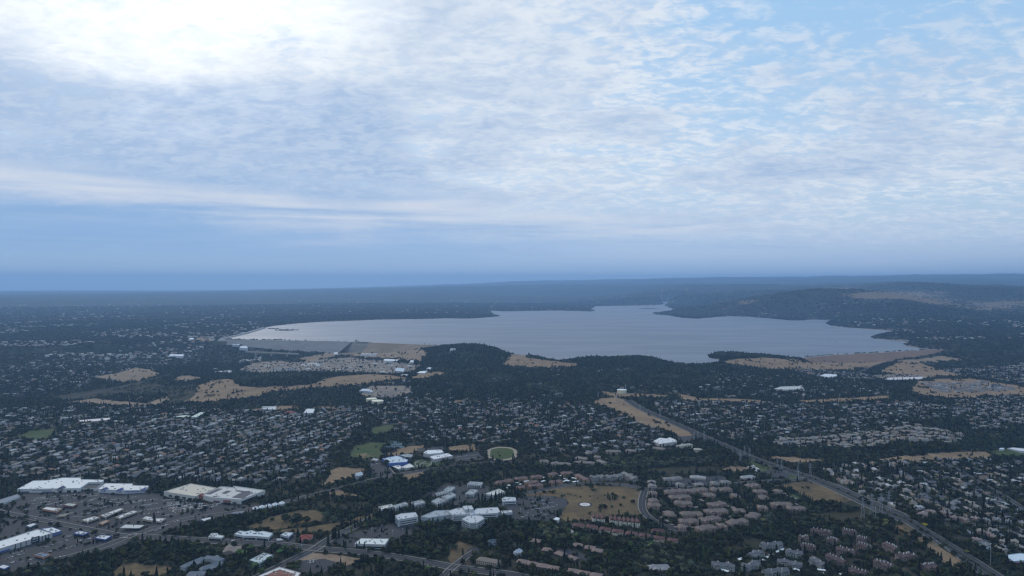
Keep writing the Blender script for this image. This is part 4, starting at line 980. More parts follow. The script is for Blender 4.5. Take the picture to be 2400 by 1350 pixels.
pitched('lodge', 'building', (1519, 1335, 1568, 1334), 18, 4.5, (.36, .30, .26), (.30, .28, .28), None, None, 2, False, 0, 4, 'low grey lodge with pale skylight roofs inside the lower tree belt'); lm(1545, 1333, 'the grey lodge')
pitched('farmhouse', 'house', (1143, 1277, 1165, 1272), 14, 4.5, (.30, .34, .4), (.10, .12, .15), None, None, 1, False, 0, 4, 'dark-roofed house in a clearing behind the cul-de-sac'); lm(1155, 1275, 'the dark house in the clearing')
pitched('farmhouse', 'house', (1208, 1303, 1220, 1296), 12, 6, (.62, .62, .62), (.45, .46, .5), None, None, 1, False, 0, 4, 'white house amid oaks above the pink garage row')
pitched('barn', 'house', (834, 1123, 848, 1120), 14, 9, (.5, .5, .5), (.70, .70, .70), None, None, 0, True, 0, 6, 'tall white-roofed barn beside the road near the school'); lm(841, 1120, 'the white-roofed barn')
# hospital: stepped white blocks
HB = [('926,1209 940,1204 974,1201 980,1211 933,1219', 15, 'white hospital block with two dark conifers before its west end'),
      ('986,1211 1020,1197 1052,1196 1060,1206 1006,1214', 12, 'sloping pale blue-grey hospital wing in the middle of the row'),
      ('1050,1198 1072,1191 1094,1191 1100,1206 1060,1207', 15, 'white hospital wing next to the stair towers'),
      ('1084,1187 1094,1185 1098,1194 1090,1195', 21, 'square white stair tower of the hospital, left of two'),
      ('1095,1186 1105,1185 1110,1193 1101,1195', 22, 'square white stair tower of the hospital, right of two'),
      ('1108,1199 1118,1192 1166,1189 1172,1199 1166,1203 1114,1206', 14, 'white east hospital block with flat bright roof'),
      ('1096,1197 1106,1195 1113,1205 1103,1208', 16, 'sloping white link between tower and octagon of the hospital'),
      ('1082,1217 1096,1209 1110,1207 1130,1210 1135,1216 1118,1226 1100,1226', 14, 'octagonal white hospital pavilion in front of the row'),
      ('1173,1198 1199,1196 1201,1201 1177,1204', 7, 'small blue-white annex at the east end of the hospital'),
      ('1176,1169 1184,1165 1208,1166 1210,1174 1178,1176', 9, 'separate white block behind the hospital by the dark conifers')]
for k, (t, h, lab) in enumerate(HB):
    b = Block('hospital_block', lab, 'hospital', t, h, (.50, .51, .52) if k != 1 else (.40, .43, .46), (.55, .55, .56) if k != 1 else (.34, .37, .39), .8, 5 if k not in (3, 4, 6) else 0, 'hospital buildings')
    if k not in (1, 3, 4, 6):
        for i in b.facing():
            for fl in range(int(h / 4.5)): b.panel_e(i, .08, .92, 1.2 + fl * 4.2, 2.8 + fl * 4.2, M_GLASS, 'window_band', .1)
    if k == 1:
        for i in b.facing(): b.panel_e(i, 0, 1, 3.5, 4.6, M_GLASS, 'window_band', .12)
lm(1050, 1208, 'the hospital'); lm(1193, 1171, 'the block behind the hospital'); lm(1108, 1222, 'the octagonal pavilion')
OF = [('887,1188 917,1182 923,1187 893,1195', 'pale-roofed'), ('920,1186 950,1177 957,1182 927,1191', 'grey-roofed'), ('963,1178 988,1172 997,1178 973,1184', 'grey-roofed'), ('1011,1175 1028,1167 1044,1173 1026,1182', 'grey-roofed'),
      ('1035,1165 1060,1155 1069,1161 1047,1171', 'grey-roofed'), ('1040,1149 1051,1141 1067,1142 1056,1152', 'grey-roofed'), ('1020,1157 1046,1150 1052,1153 1024,1160', 'grey-roofed'), ('1090,1157 1104,1147 1120,1149 1110,1159', 'grey-roofed'),
      ('1095,1135 1101,1129 1132,1131 1128,1137', 'grey-roofed'), ('1135,1158 1170,1146 1184,1153 1155,1161', 'white-roofed')]
for k, (t, nm) in enumerate(OF):
    b = Block('office', None, 'office', t, 7.5, (.55, .54, .52), (.34, .36, .37) if 'grey' in nm else (.60, .56, .50), 1.0, 4, 'offices behind the hospital')
    for i in b.facing():
        for j in range(6): b.panel_e(i, .08 + j * .145, .08 + j * .145 + .09, 1, 5.2, M_GLASS, 'window', .12)
    q = np.array(P(t)).mean(0); PENDING.append((b.root, q[0], q[1], nm + ' white office block', 'offices behind the hospital'))
lm(1000, 1178, 'the white office row')
for x, y in [(600,866),(625,860),(660,858),(690,860),(722,866),(745,859),(770,864),(800,868),(822,864),(845,860),(880,854),(835,870),(915,858),(960,860),(570,874),(530,874),(505,866),(655,872),(700,874),(895,874)]:
    pitched('yard_shed', 'shed', (x - 5, y, x + 5, y - .6), 15, 4.5, (.5, .49, .47), rnd.choice([(.62, .62, .62), (.45, .46, .48), (.5, .42, .36)]), 'small pale shed', 'small sheds on the gravel yards', 0, True, 0, 2)
# ------------------------------------------------------------------ apartment courts
G_ = 'apartment houses in the courts'
for ax in [(1163,1139,1200,1130),(1208,1129,1234,1125),(1232,1138,1260,1134),(1240,1146,1270,1142),(1212,1150,1232,1147),(1286,1118,1305,1115),(1315,1115,1342,1114),(1352,1119,1376,1131),(1290,1137,1316,1133),(1246,1125,1268,1121)]:
    pitched('apartment_house', 'apartment house', ax, 17, 7.5, (.40, .25, .155), (.185, .115, .098), 'orange-walled apartment house', 'orange apartment houses above the golden field')
for ax in [(1184,1142,1196,1139),(1185,1147,1196,1144),(1205,1135,1216,1133),(1228,1131,1240,1129),(1268,1122,1277,1121),(1305,1119,1316,1117),(1320,1124,1330,1123),(1318,1131,1328,1129),(1326,1127,1334,1130),(1340,1122,1352,1125),(1342,1132,1356,1130),(1268,1131,1277,1129),(1200,1141,1210,1139),(1212,1138,1222,1137)]: carport(ax, group='white carports of the orange apartments', look='white flat carport')
lm(1240, 1138, 'the orange apartments')
for ax in [(1387,1128,1412,1123),(1420,1127,1455,1121),(1462,1117,1488,1131)]: pitched('apartment_house', 'apartment house', ax, 20, 9, (.33, .30, .28), (.20, .185, .175), 'grey-brown three-storey apartment house', 'grey-brown houses along the field road', 2, True)
for ax in [(1267,1087,1285,1086),(1292,1091,1337,1094),(1347,1089,1393,1091),(1350,1077,1375,1082),(1402,1084,1416,1092),(1420,1063,1455,1064),(1467,1060,1490,1063),(1530,1055,1558,1058),(1372,1067,1386,1067),(1392,1076,1407,1077)]:
    pitched('apartment_house', 'apartment house', ax, 18, 7.5, (.40, .32, .25), (.235, .19, .165), 'tan apartment house', 'tan apartment houses above the creek woods')
for ax in [(1588,1053,1620,1049),(1626,1060,1645,1062)]: pitched('motel', 'building', ax, 18, 10, (.58, .50, .36), (.42, .38, .33), 'cream motel-like block', 'cream blocks below the wide white store', 1)
lm(1360, 1085, 'the tan apartments')
PINK = [(1523,1163,1540,1163),(1521,1180,1541,1180),(1520,1192,1546,1190),(1558,1160,1607,1159),(1610,1157,1655,1153),(1666,1154,1713,1154),(1569,1173,1617,1172),(1581,1185,1621,1187),(1650,1167,1673,1166),(1658,1189,1701,1189),(1560,1206,1578,1218),(1595,1212,1644,1212),(1652,1205,1703,1204),(1592,1229,1634,1229),(1640,1226,1686,1222),(1719,1204,1744,1204),(1632,1246,1676,1244),(1683,1240,1699,1239),(1706,1236,1747,1226),(1752,1219,1776,1212),(1590,1243,1606,1244),(1714,1168,1730,1168),(1749,1145,1778,1143),(1767,1159,1795,1159),(1775,1172,1798,1172),(1776,1196,1798,1197),(1808,1189,1855,1188),(1845,1199,1887,1198),(1813,1156,1830,1160)]
for ax in PINK: pitched('apartment_house', 'apartment house', ax, 20, 8.2, (.36, .265, .21), (.195, .148, .125), 'pinkish apartment house', 'pinkish apartment houses east of the golden field', 3 if ax[2] - ax[0] > 35 else 2)
for ax in [(1640,1160,1660,1157),(1590,1165,1610,1164),(1594,1190,1614,1191),(1622,1192,1636,1191),(1640,1172,1650,1178),(1548,1214,1556,1219),(1560,1221,1568,1226),(1568,1230,1578,1234),(1580,1237,1590,1239),(1690,1222,1700,1220),(1706,1216,1716,1212),(1750,1190,1762,1195),(1845,1164,1856,1168),(1858,1168,1868,1173),(1835,1158,1842,1161),(1862,1182,1876,1188),(1700,1190,1712,1188),(1780,1168,1790,1165),(1594,1237,1612,1237),(1620,1239,1634,1238),(1712,1192,1724,1191)]: carport(ax, (.24, .19, .175), look='long brown-roofed carport', group='brown carports of the pinkish apartments')
lm(1640, 1200, 'the pinkish apartments')
for ax, wc in [((1555,1126,1597,1124), 0), ((1617,1121,1654,1125), 1), ((1628,1139,1648,1139), 0), ((1667,1136,1682,1136), 0), ((1689,1134,1710,1133), 0), ((1585,1140,1602,1140), 0), ((1735,1123,1768,1121), 1), ((1519,1133,1536,1133), 0), ((1520,1143,1538,1143), 0)]:
    pitched('office', 'office', ax, 22 if wc else 18, 5, (.42, .36, .31), (.36, .34, .33) if wc else (.24, .22, .21), 'pale hip-roofed office' if wc else 'brown-grey hip-roofed office', 'low offices north of the field road', 1)
lm(1630, 1125, 'the low hip-roofed offices')
# red-roofed town houses
for k in range(11):
    if k == 3: continue
    x = 1393 + k * 10.3; y = 1225 + k * 1.15; g = gpt(x, y); z0 = g[2]
    root = empty('town_house', (g[0], g[1] + 9, z0), None, 'town house', 'cream gabled town houses in the upper row'); wing(root, (g[0], g[1] + 9), PI / 2, 20, 7.0, 9.6, z0, (.74, .69, .56), C_DRED, True, 3.6, 1, .5)
    part(root, 'balcony', box_v((g[0] + 1.2, g[1] - 1.8), 3.0, 1.6, z0 + 3.0, z0 + 4.0), BOXF, M_WALL, (.55, .5, .4)); stamp(np.array(box_v((g[0], g[1] + 9), 9, 22, 0, 0))[:4, :2], 4)
    PENDING.append((root, x, y, 'cream-fronted gabled town house', root['group']))
for k, (x, y) in enumerate([(1356,1236),(1387,1240),(1418,1245),(1448,1250),(1480,1255),(1511,1260),(1544,1266),(1577,1271)]):
    g = gpt(x, y); z0 = g[2]; root = empty('town_house', tuple(g), None, 'town house', 'dark red-roofed houses in the lower row')
    wing(root, (g[0], g[1]), -.35, 22, 16, 5.0, z0, (.58, .50, .40), C_DRED, False, 3.2, 1); wing(root, (g[0] - 5.5, g[1] - 4.5), PI / 2 - .35, 13, 10, 5.0, z0, (.60, .53, .42), C_DRED, True, 2.6, 0)
    stamp(np.array(box_v((g[0], g[1]), 24, 22, 0, 0, -.35))[:4, :2], 4); PENDING.append((root, x, y, 'dark red-roofed house with cream gable', root['group']))
pitched('town_house', 'town house', (1527,1249,1558,1252), 14, 5.5, (.60, .53, .42), C_DRED, None, None, 1, False, 0, 4, 'long dark red-roofed house at the end of the hook road'); lm(1450, 1236, 'the red-roofed town houses')
b = Block('shed', 'white flat shed at the dirt corner below the hospital lot', 'shed', '1296,1217 1303,1212 1312,1214 1309,1220', 5, (.6, .6, .6), (.7, .72, .72), .3)
b = Block('shed', 'small pale shed at the left end of the red-roofed row', 'shed', '1329,1243 1336,1240 1345,1245 1340,1248', 4, (.6, .55, .45), (.48, .4, .36), .2)
for x, y, k in [(1225,1320,0),(1247,1325,0),(1273,1330,0),(1298,1335,0),(1343,1342,0),(1369,1347,0),(1398,1352,0),(1354,1281,0),(1382,1287,0),(1400,1294,0),(1284,1292,0),(1313,1301,1),(1341,1311,1),(1255,1271,0)]:
    g = gpt(x, y); z0 = g[2]; root = empty('garage_block', tuple(g), None, 'garage', 'pink hip-roofed garage blocks in rows'); A = -.30 if not k else -.75
    wing(root, (g[0], g[1]), A, 19, 14, 3.2, z0, (.20, .13, .10), (.27, .185, .16), False, 3.4, 0, 1.0)
    for j in range(4):
        q = np.array(xf([(-7 + j * 4.7, -7.15, 0)], g, A))[0]; part(root, 'garage_door', box_v(q, 3.6, .3, z0, z0 + 2.5, A), BOXF, M_TRIM, (.12, .09, .08))
    stamp(np.array(box_v((g[0], g[1]), 22, 17, 0, 0, A))[:4, :2], 4); PENDING.append((root, x, y, 'low pink hip-roofed garage block', root['group']))
lm(1290, 1328, 'the pink garage row'); lm(1378, 1286, 'the upper pink garages')
for ax in [(1785,1287,1830,1281),(1757,1310,1785,1303),(1668,1328,1722,1338),(1822,1323,1880,1331),(1905,1318,1932,1333),(1842,1302,1880,1304),(1790,1348,1845,1345),(1745,1338,1775,1328)]:
    pitched('apartment_house', 'apartment house', ax, 17, 7.5, (.40, .40, .39), (.13, .13, .14), 'grey-roofed apartment house', 'grey-roofed apartment houses at the bottom', 2, True, 2)
for ax in [(1783,1318,1792,1315),(1792,1311,1802,1308),(1804,1305,1814,1302),(1817,1297,1829,1294),(1830,1292,1842,1289),(1860,1337,1880,1342),(1916,1339,1935,1339),(1922,1347,1932,1347),(1970,1349,1980,1353),(1729,1315,1740,1312),(1689,1338,1708,1343)]: carport(ax, group='white carports of the grey-roofed apartments', look='white flat carport')
lm(1800, 1300, 'the grey-roofed apartments')
for ax in [(1900,1252,1950,1254),(1974,1254,2008,1254),(1872,1268,1895,1269),(1938,1273,1966,1275),(2007,1272,2035,1270),(1877,1287,1912,1290),(1962,1296,2005,1301),(2009,1287,2045,1288),(2074,1287,2102,1294),(1940,1312,1982,1324),(2052,1330,2095,1332),(2102,1316,2145,1315),(1990,1349,2035,1347),(2160,1335,2190,1336)]:
    pitched('apartment_house', 'apartment house', ax, 17, 7.5, (.26, .195, .165), (.098, .066, .062), 'dark red-roofed apartment house', 'dark red-brown apartment houses at the bottom right', 2, True, 5)
lm(1990, 1290, 'the dark red-brown apartments')
HS = 'houses in the right-hand suburb'
for ax, wc, rc, look in [((2155,1212,2168,1208),0,0,'pink'),((2174,1202,2192,1209),0,0,'pink'),((2207,1207,2222,1209),0,0,'pink'),((2228,1217,2246,1222),0,0,'pink'),((2250,1219,2268,1227),0,0,'pink'),((2278,1218,2292,1224),0,0,'pink'),((2305,1224,2318,1226),1,1,'grey'),((2329,1222,2343,1224),1,1,'grey'),((2357,1226,2370,1230),1,1,'grey'),((2388,1229,2402,1232),1,1,'grey'),((2290,1249,2306,1253),0,2,'tan'),((2310,1254,2322,1257),0,0,'pink'),((2322,1261,2334,1265),0,0,'pink'),((2282,1271,2298,1273),2,0,'pink'),((2300,1281,2316,1283),2,1,'grey'),((2345,1273,2360,1279),1,2,'tan'),((2370,1273,2388,1279),1,2,'tan'),((2232,1180,2250,1184),2,1,'grey'),((2262,1162,2276,1164),2,2,'pale')]:
    pitched('large_house', 'house', ax, 14, 6, [(.46,.32,.27),(.42,.36,.30),(.60,.62,.66)][wc], [(.25,.185,.165),(.20,.197,.20),(.27,.23,.195)][rc], look + '-roofed two-storey house' + (' with white walls' if wc == 2 else ''), HS, 1, True, 1)
lm(2250, 1220, 'the pink houses'); lm(2310, 1280, 'the white-walled pair of houses')
# ------------------------------------------------------------------ tanks
def cyl_vf(c, r, z0, z1, n=28, top=0.0):
    a = np.linspace(0, 2 * PI, n, endpoint=False); v = [(c[0] + r * math.cos(q), c[1] + r * math.sin(q), z) for z in (z0, z1) for q in a] + [(c[0], c[1], z1 + top)]
    return v, [(i, (i + 1) % n, n + (i + 1) % n, n + i) for i in range(n)], [(n + i, n + (i + 1) % n, 2 * n) for i in range(n)]
def tank(px, py, wpx, hpx, mat, label, group=None, roofmat=None):
    g = gpt(px, py); d = math.hypot(g[0], g[1]); r = wpx / 1600 * d / 2; h = hpx / 1600 * d; c = (g[0], g[1] + r * .3)
    root = empty('water_tank', tuple(g), label, 'tank', group)
    v, s, t = cyl_vf(c, r, g[2] - 6, g[2] + h, top=r * .06); part(root, 'wall', v, s, mat, smooth=True)
    v2, s2, t2 = cyl_vf(c, r * 1.02, g[2] + h, g[2] + h + .5, top=r * .07); part(root, 'roof', v2, s2 + t2, roofmat or mat)
    q = c[0] + r * .72, c[1] - r * .72; part(root, 'stairway', box_v(q, 1.2, 3, g[2], g[2] + h, .8), BOXF, M_METAL)
    stamp(np.array(box_v(c, 2 * r + 8, 2 * r + 8, 0, 0))[:4, :2], 4)
tank(870, 943, 24, 8, M_CREAM, 'cream water tank, the farther left of the touching pair', 'cream water tanks', plain('pale_cream', (.72, .67, .52), .6, .05, .1))
tank(884, 948, 27, 8, M_CREAM, 'cream water tank, the nearer right of the touching pair', 'cream water tanks', MATS['pale_cream']); lm(878, 943, 'the cream tanks')
tank(1458, 922, 22, 8, M_CREAM, 'lone cream and white water tank above the power line strip', None, M_WHITE); lm(1458, 919, 'the lone cream tank')
tank(1061, 823, 13, 5, M_WHITE, 'white water tank standing on the wooded ridge')
for k, (x, nm) in enumerate([(850, 'leftmost'), (859, 'second from left'), (869, 'third from left'), (879, 'rightmost')]): tank(x, 834, 9, 4.5, M_WHITE, nm + ' of four white tanks below the spillway', 'four white tanks')
# ------------------------------------------------------------------ dams
def at_pd(px, py, z): return at_z(px, py, z)
CR = LAKE + 7
def embank(name, label, crest_px, width, base_dz, slope, mat, roadw=9):
    """earth dam: a crest with a sloping downstream face and a water face"""
    c = np.array(P(crest_px)); w = at_z(c[:, 0], c[:, 1], CR)[:, :2]
    L = np.concatenate([[0], np.cumsum(np.linalg.norm(np.diff(w, axis=0), axis=1))]); n = int(L[-1] / 30) + 2; s = np.linspace(0, L[-1], n)
    p = np.column_stack([np.interp(s, L, w[:, 0]), np.interp(s, L, w[:, 1])]); t = np.gradient(p, axis=0); t /= np.linalg.norm(t, axis=1)[:, None]; nr = np.column_stack([t[:, 1], -t[:, 0]])
    nr *= np.sign((nr * -p).sum(1))[:, None]      # towards the town
    root = empty(name, (p[:, 0].mean(), p[:, 1].mean(), CR), label, 'dam')
    up = p - nr * width / 2; dn = p + nr * width / 2; rows = []
    H = CR - np.minimum(zg(*(p + nr * 120).T), CR - 12) + 6
    toe = dn + nr * (H * slope)[:, None]; mid = (dn + toe) / 2 + 0
    wat = up - nr * 30
    V = np.vstack([np.column_stack([dn, np.full(n, CR)]), np.column_stack([mid, CR - H / 2]), np.column_stack([toe, CR - H])])
    F = [(k * n + i, (k + 1) * n + i, (k + 1) * n + i + 1, k * n + i + 1) for k in range(2) for i in range(n - 1)]
    part(root, 'downstream_face', V, F, mat)
    V = np.vstack([np.column_stack([wat, np.full(n, LAKE - 4)]), np.column_stack([up, np.full(n, CR)])]); part(root, 'water_face', V, [(i, i + 1, n + i + 1, n + i) for i in range(n - 1)], MATS['pale_gravel'])
    V = np.vstack([np.column_stack([up, np.full(n, CR + .02)]), np.column_stack([dn, np.full(n, CR + .02)])]); part(root, 'crest_road', V, [(i, n + i, n + i + 1, i + 1) for i in range(n - 1)], MATS['pale_gravel'])
    for i in range(n - 1): stamp(np.array([up[i], up[i + 1], toe[i + 1], toe[i]]), 8)
    return p, toe
M_EMB = field_mat('rock_fill', (.25, .23, .21), (.21, .195, .18), (.17, .155, .145), .012)
M_EMB2 = field_mat('red_earth_fill', (.26, .165, .115), (.22, .14, .10), (.185, .12, .09), .008)
embank('embankment_dam', 'long grey earth dam closing the left end of the lake', '512,796 560,796.5 620,797 700,798 760,799 806,800 826,800.8', 14, 0, 2.4, M_EMB)
embank('dike', 'narrow grey dike curving along the far left lake shore', '512,796 540,788 575,780 602,772 618,767', 12, 0, 1.6, M_EMB)
embank('earth_dike', 'long reddish earth dike along the right lake shore', '1880,839 1905,836 1960,831.5 2060,826.5 2140,821.5 2206,817.5', 10, 0, 2.6, M_EMB2)
embank('right_wing_dam', 'tan earth wing dam right of the concrete spillway', '874,802.5 920,804.5 970,806.5 1030,809', 12, 0, 2.3, M_TAN)
def build_dam():
    a = at_z(808, 800, CR)[:2]; b = at_z(876, 802.5, CR)[:2]; d = b - a; L = np.linalg.norm(d); e = d / L; nr = np.array([e[1], -e[0]]); ang = math.atan2(e[1], e[0])
    root = empty('concrete_dam', ((a + b)[0] / 2, (a + b)[1] / 2, CR), 'concrete gravity dam with a gated spillway at the lake end', 'dam')
    bot = CR - 95
    def sec(t0, t1, prof, name, mat):
        v = []
        for t in (t0, t1):
            for o, z in prof: q = a + e * L * t + nr * o; v.append((q[0], q[1], z))
        n = len(prof); part(root, name, v, [(i, n + i, n + (i + 1) % n, (i + 1) % n) for i in range(n)] + [tuple(range(n - 1, -1, -1)), tuple(range(n, 2 * n))], mat)
    prof = [(-10, CR), (6, CR), (8, CR - 15), (62, bot), (-10, bot)]
    sp = [(-10, CR - 14), (2, CR - 12), (14, CR - 22), (64, bot + 3), (60, bot), (-10, bot)]
    sec(0, .41, prof, 'wall', M_CONC); sec(.41, .80, sp, 'spillway', M_CONC); sec(.80, 1, prof, 'wall', M_CONC)
    n = 9
    for k in range(n):
        t = .41 + .39 * k / (n - 1); w = 4.5 / L
        sec(t - w / 2, t + w / 2, [(-9, CR + 1), (7, CR + 1), (9, CR - 12), (24, CR - 24), (66, bot + 6), (50, bot + 2), (-9, CR - 30)], 'pier', M_CONC)
        if k < n - 1:
            sec(t + w / 2, t + .39 / (n - 1) - w / 2, [(-6, CR - 2), (-3, CR - 2), (0, CR - 13), (-6, CR - 13)], 'gate', M_METAL)
    sec(.40, .81, [(-5, CR + 1.01), (4, CR + 1.01), (4, CR + 2.6), (-5, CR + 2.6)], 'crest_bridge', M_CONC)
    q = a + e * L * .405; part(root, 'lift_tower', box_v(q + nr * 3, 12, 12, CR - 60, CR + 17, ang), BOXF, M_CONC)
    q2 = a + e * L * .02; part(root, 'crest_tower', box_v(q2, 6, 6, CR - 4, CR + 14, ang), BOXF, M_WHITE)
    # stilling basin wall
    sec(.38, .84, [(66, bot + 2), (150, bot - 2), (150, bot + 9), (146, bot + 9), (144, bot + 1), (66, bot + 4)], 'stilling_basin', M_CONC)
build_dam(); lm(850, 812, 'the concrete dam')
for k, x in enumerate((767.5, 772)):
    g = gpt(x, 813); root = empty('surge_tower', tuple(g), ('left' if k == 0 else 'right') + ' of two slim white towers before the grey earth dam', 'tower', 'two slim white towers')
    v, s, t = cyl_vf((g[0], g[1]), 4.2, g[2] - 8, g[2] + 36, 16); part(root, 'shaft', v, s, M_WHITE, smooth=True); v, s, t = cyl_vf((g[0], g[1]), 4.8, g[2] + 36, g[2] + 38, 16, .5); part(root, 'cap', v, s + t, M_WHITE)
# river bridge on a tall pier
ga, gb = at_z(576, 824, 0)[:2], at_z(698, 829.5, 0)[:2]; d = gb - ga; L = np.linalg.norm(d); ang = math.atan2(d[1], d[0]); c = (ga + gb) / 2; zd = 2.0
root = empty('river_bridge', (c[0], c[1], zd), 'long grey road bridge over the wooded river gorge', 'bridge'); lm(636, 827, 'the river bridge')
part(root, 'deck', box_v(c, L, 22, zd - 6, zd, ang), BOXF, M_CONC)
for s_ in (-1, 1): part(root, 'parapet', box_v(c + np.array([-d[1], d[0]]) / L * s_ * 10.8, L, .6, zd + .02, zd + 1.3, ang), BOXF, M_WALK)
for t in (.2, .5, .8):
    q = ga + d * t; part(root, 'pier', box_v(q, 7, 14, zd - 75, zd - 6.02, ang), BOXF, M_CONC)
# ------------------------------------------------------------------ pylons
def beam(a, b, w):
    a, b = np.array(a, float), np.array(b, float); d = b - a; L = np.linalg.norm(d); d /= L; u = np.cross(d, (0, 0, 1.0)); u = u / np.linalg.norm(u) if np.linalg.norm(u) > 1e-3 else np.array([1., 0, 0]); v_ = np.cross(d, u); o = []
    for p in (a, b):
        for s, t in ((-1, -1), (1, -1), (1, 1), (-1, 1)): o.append(tuple(p + u * s * w / 2 + v_ * t * w / 2))
    return o
M_PYL = plain('galvanised_steel', (.36, .37, .39), .5, .1, 1, .4, .2)
PYL = {}
def pylon(px, py, hpx, label):
    g = gpt(px, py); d = math.hypot(g[0], g[1]); h = hpx / 1600 * d
    root = empty('power_pylon', tuple(g), None, 'pylon', 'lattice pylons along the boulevard'); root.scale = (h / 40,) * 3; root.rotation_euler.z = -.55
    if not PYL:
        lv = [0, 9, 17, 24, 30, 35, 40]; hw = [3.6, 2.7, 2.0, 1.4, 1.0, .8, .3]; L = []
        for i in range(6):
            for a, b in ((-1, -1), (1, -1), (1, 1), (-1, 1)): L.append(beam((a * hw[i], b * hw[i], lv[i]), (a * hw[i + 1], b * hw[i + 1], lv[i + 1]), .32))
            for (a, b), (c_, d_) in (((-1, -1), (1, -1)), ((1, -1), (1, 1)), ((1, 1), (-1, 1)), ((-1, 1), (-1, -1))):
                L.append(beam((a * hw[i], b * hw[i], lv[i]), (c_ * hw[i + 1], d_ * hw[i + 1], lv[i + 1]), .22)); L.append(beam((c_ * hw[i], d_ * hw[i], lv[i]), (a * hw[i + 1], b * hw[i + 1], lv[i + 1]), .22))
        v, f = boxes_vf(L); PYL['m'] = [('lattice_body', v, f)]
        for z, r in ((26, 6.5), (31, 5.4), (36, 4.2)):
            v, f = boxes_vf([beam((-r, 0, z), (r, 0, z), .4), beam((-r, 0, z), (0, 0, z + 2.2), .22), (beam((r, 0, z), (0, 0, z + 2.2), .22))]); PYL['m'].append(('crossarm', v, f))
        PYL['o'] = [mesh_obj(n_, v, f, M_PYL, parent=root) for n_, v, f in PYL['m']]
    else:
        for o in PYL['o']: c = o.copy(); COL.objects.link(c); c.parent = root
    PENDING.append((root, px, py, 'lattice power pylon', 'lattice pylons along the boulevard'))
for x, y, h in [(2022,1213,42),(2043,1208,46),(2065,1205,44),(2083,1200,44),(1899,1117,30),(1870,1124,26),(1871,1101,22),(1757,1070,20),(1745,1066,20),(1735,1088,28),(1832,1100,22),(1822,1096,22),(1626,1036,24),(1650,1037,26),(1636,1032,22),(1547,977,18),(1500,962,16),(1466,917,16),(1445,940,18),(1402,934,16),(1317,935,16),(1910,926,14),(1968,938,14),(1733,926,12),(2168,918,12),(2192,922,12),(1070,950,12)]: pylon(x, y, h, None)
def pole(px, py, hpx, look='slim pale light pole', group='tall light poles', arm=True):
    g = gpt(px, py); d = math.hypot(g[0], g[1]); h = hpx / 1600 * d; root = empty('light_pole', tuple(g), None, 'light pole', group)
    part(root, 'shaft', box_v(g, .55, .55, g[2] - 1, g[2] + h), BOXF, M_PYL)
    if arm: part(root, 'lamp_head', box_v(g, 2.4, .7, g[2] + h + .02, g[2] + h + .5), BOXF, M_WHITE)
    PENDING.append((root, px, py, look, group))
for x, y, h in [(1237,1221,20),(1268,1221,20),(1220,1207,14),(1284,1200,14),(1277,1171,12),(1321,1170,12),(1305,1195,12),(1200,1185,10),(871,1252,14),(895,1245,14),(920,1258,14),(944,1252,12),(859,1303,16),(706,1290,12),(2322,1325,42),(2052,1216,24),(1872,1124,18)]: pole(x, y, h)
band(shore, 26, 'shore_bank', M_DIRT, lift=2.0, code=None, closed=True, step=45)
# ------------------------------------------------------------------ islets, boats
def islet(px, py, wpx, hm, label, mat, group=None, trees=0):
    c = at_z(px, py, LAKE)[:2]; d = math.hypot(*c); L = wpx / 1600 * d; n = 22; r = random.Random(int(px)); v = []
    for k, (s, z) in enumerate(((1, -1), (.8, .35), (.45, .8), (.12, 1))):
        for i in range(n):
            a = 2 * PI * i / n; q = 1 + .22 * math.sin(3 * a + px) + r.uniform(-.08, .08); v.append((c[0] + math.cos(a) * L / 2 * s * q, c[1] + math.sin(a) * L / 2 * .55 * s * q, LAKE - curv(*c) + z * hm))
    f = [(k * n + i, k * n + (i + 1) % n, (k + 1) * n + (i + 1) % n, (k + 1) * n + i) for k in range(3) for i in range(n)] + [tuple(3 * n + i for i in range(n))]
    o = mesh_obj('islet', v, f, mat); props(o, label, 'islet', group); return c, L
ISLETS = [islet(672, 773, 62, 4, 'low wooded spit in the left corner of the lake', M_SCRUB), islet(640, 770, 30, 4, 'small wooded islet behind the spit near the far left dike', M_SCRUB), islet(1521, 722, 44, 8, 'dark wooded islet before the right-hand lake narrows', M_SCRUB), islet(1586, 711, 36, 12, 'dark low islet inside the far lake narrows', M_SCRUB)]
for k, (x, y, w_) in enumerate([(1404,757,4),(1436,758,8),(1452,754,16),(1460,758,6),(1484,754,6),(1495,752,4),(1538,749,5),(1548,750,5),(1562,746,4)]):
    islet(x, y, w_, 1.6, None, M_DIRT, 'tan shoals awash in the middle of the lake'); PENDING.append((bpy.context.scene.objects[-1] if False else COL.objects[-1], x, y, 'tan rocky shoal awash in the lake', 'tan shoals awash in the middle of the lake'))
lm(1440, 756, 'the mid-lake shoals'); lm(1908, 742, 'the far shore hill')
for k, (x, y, lab) in enumerate([(1944, 800, 'left of two small dark boats off the right dike'), (1961, 800, 'right of two small dark boats off the right dike'), (1908, 765, 'lone small boat off the far hill shore')]):
    c = at_z(x, y, LAKE); z = LAKE - curv(c[0], c[1]); root = empty('motor_boat', (c[0], c[1], z), lab, 'boat')
    hull = [(-6, -1.6, 1), (3, -1.8, 1.1), (7, 0, 1.5), (3, 1.8, 1.1), (-6, 1.6, 1), (-5.6, -1.2, -.4), (3, -1.1, -.4), (5.6, 0, -.2), (3, 1.1, -.4), (-5.6, 1.2, -.4)]
    part(root, 'hull', np.array(hull) + c * [1, 1, 0] + [0, 0, z], [(0, 1, 2, 3, 4), (1, 0, 5, 6), (2, 1, 6, 7), (3, 2, 7, 8), (4, 3, 8, 9), (0, 4, 9, 5)], plain('boat_hull', (.06, .06, .08), .5) if 'boat_hull' not in MATS else MATS['boat_hull'])
    part(root, 'cabin', box_v(c, 3.5, 2.4, z + 1.05, z + 3.2), BOXF, M_METAL)
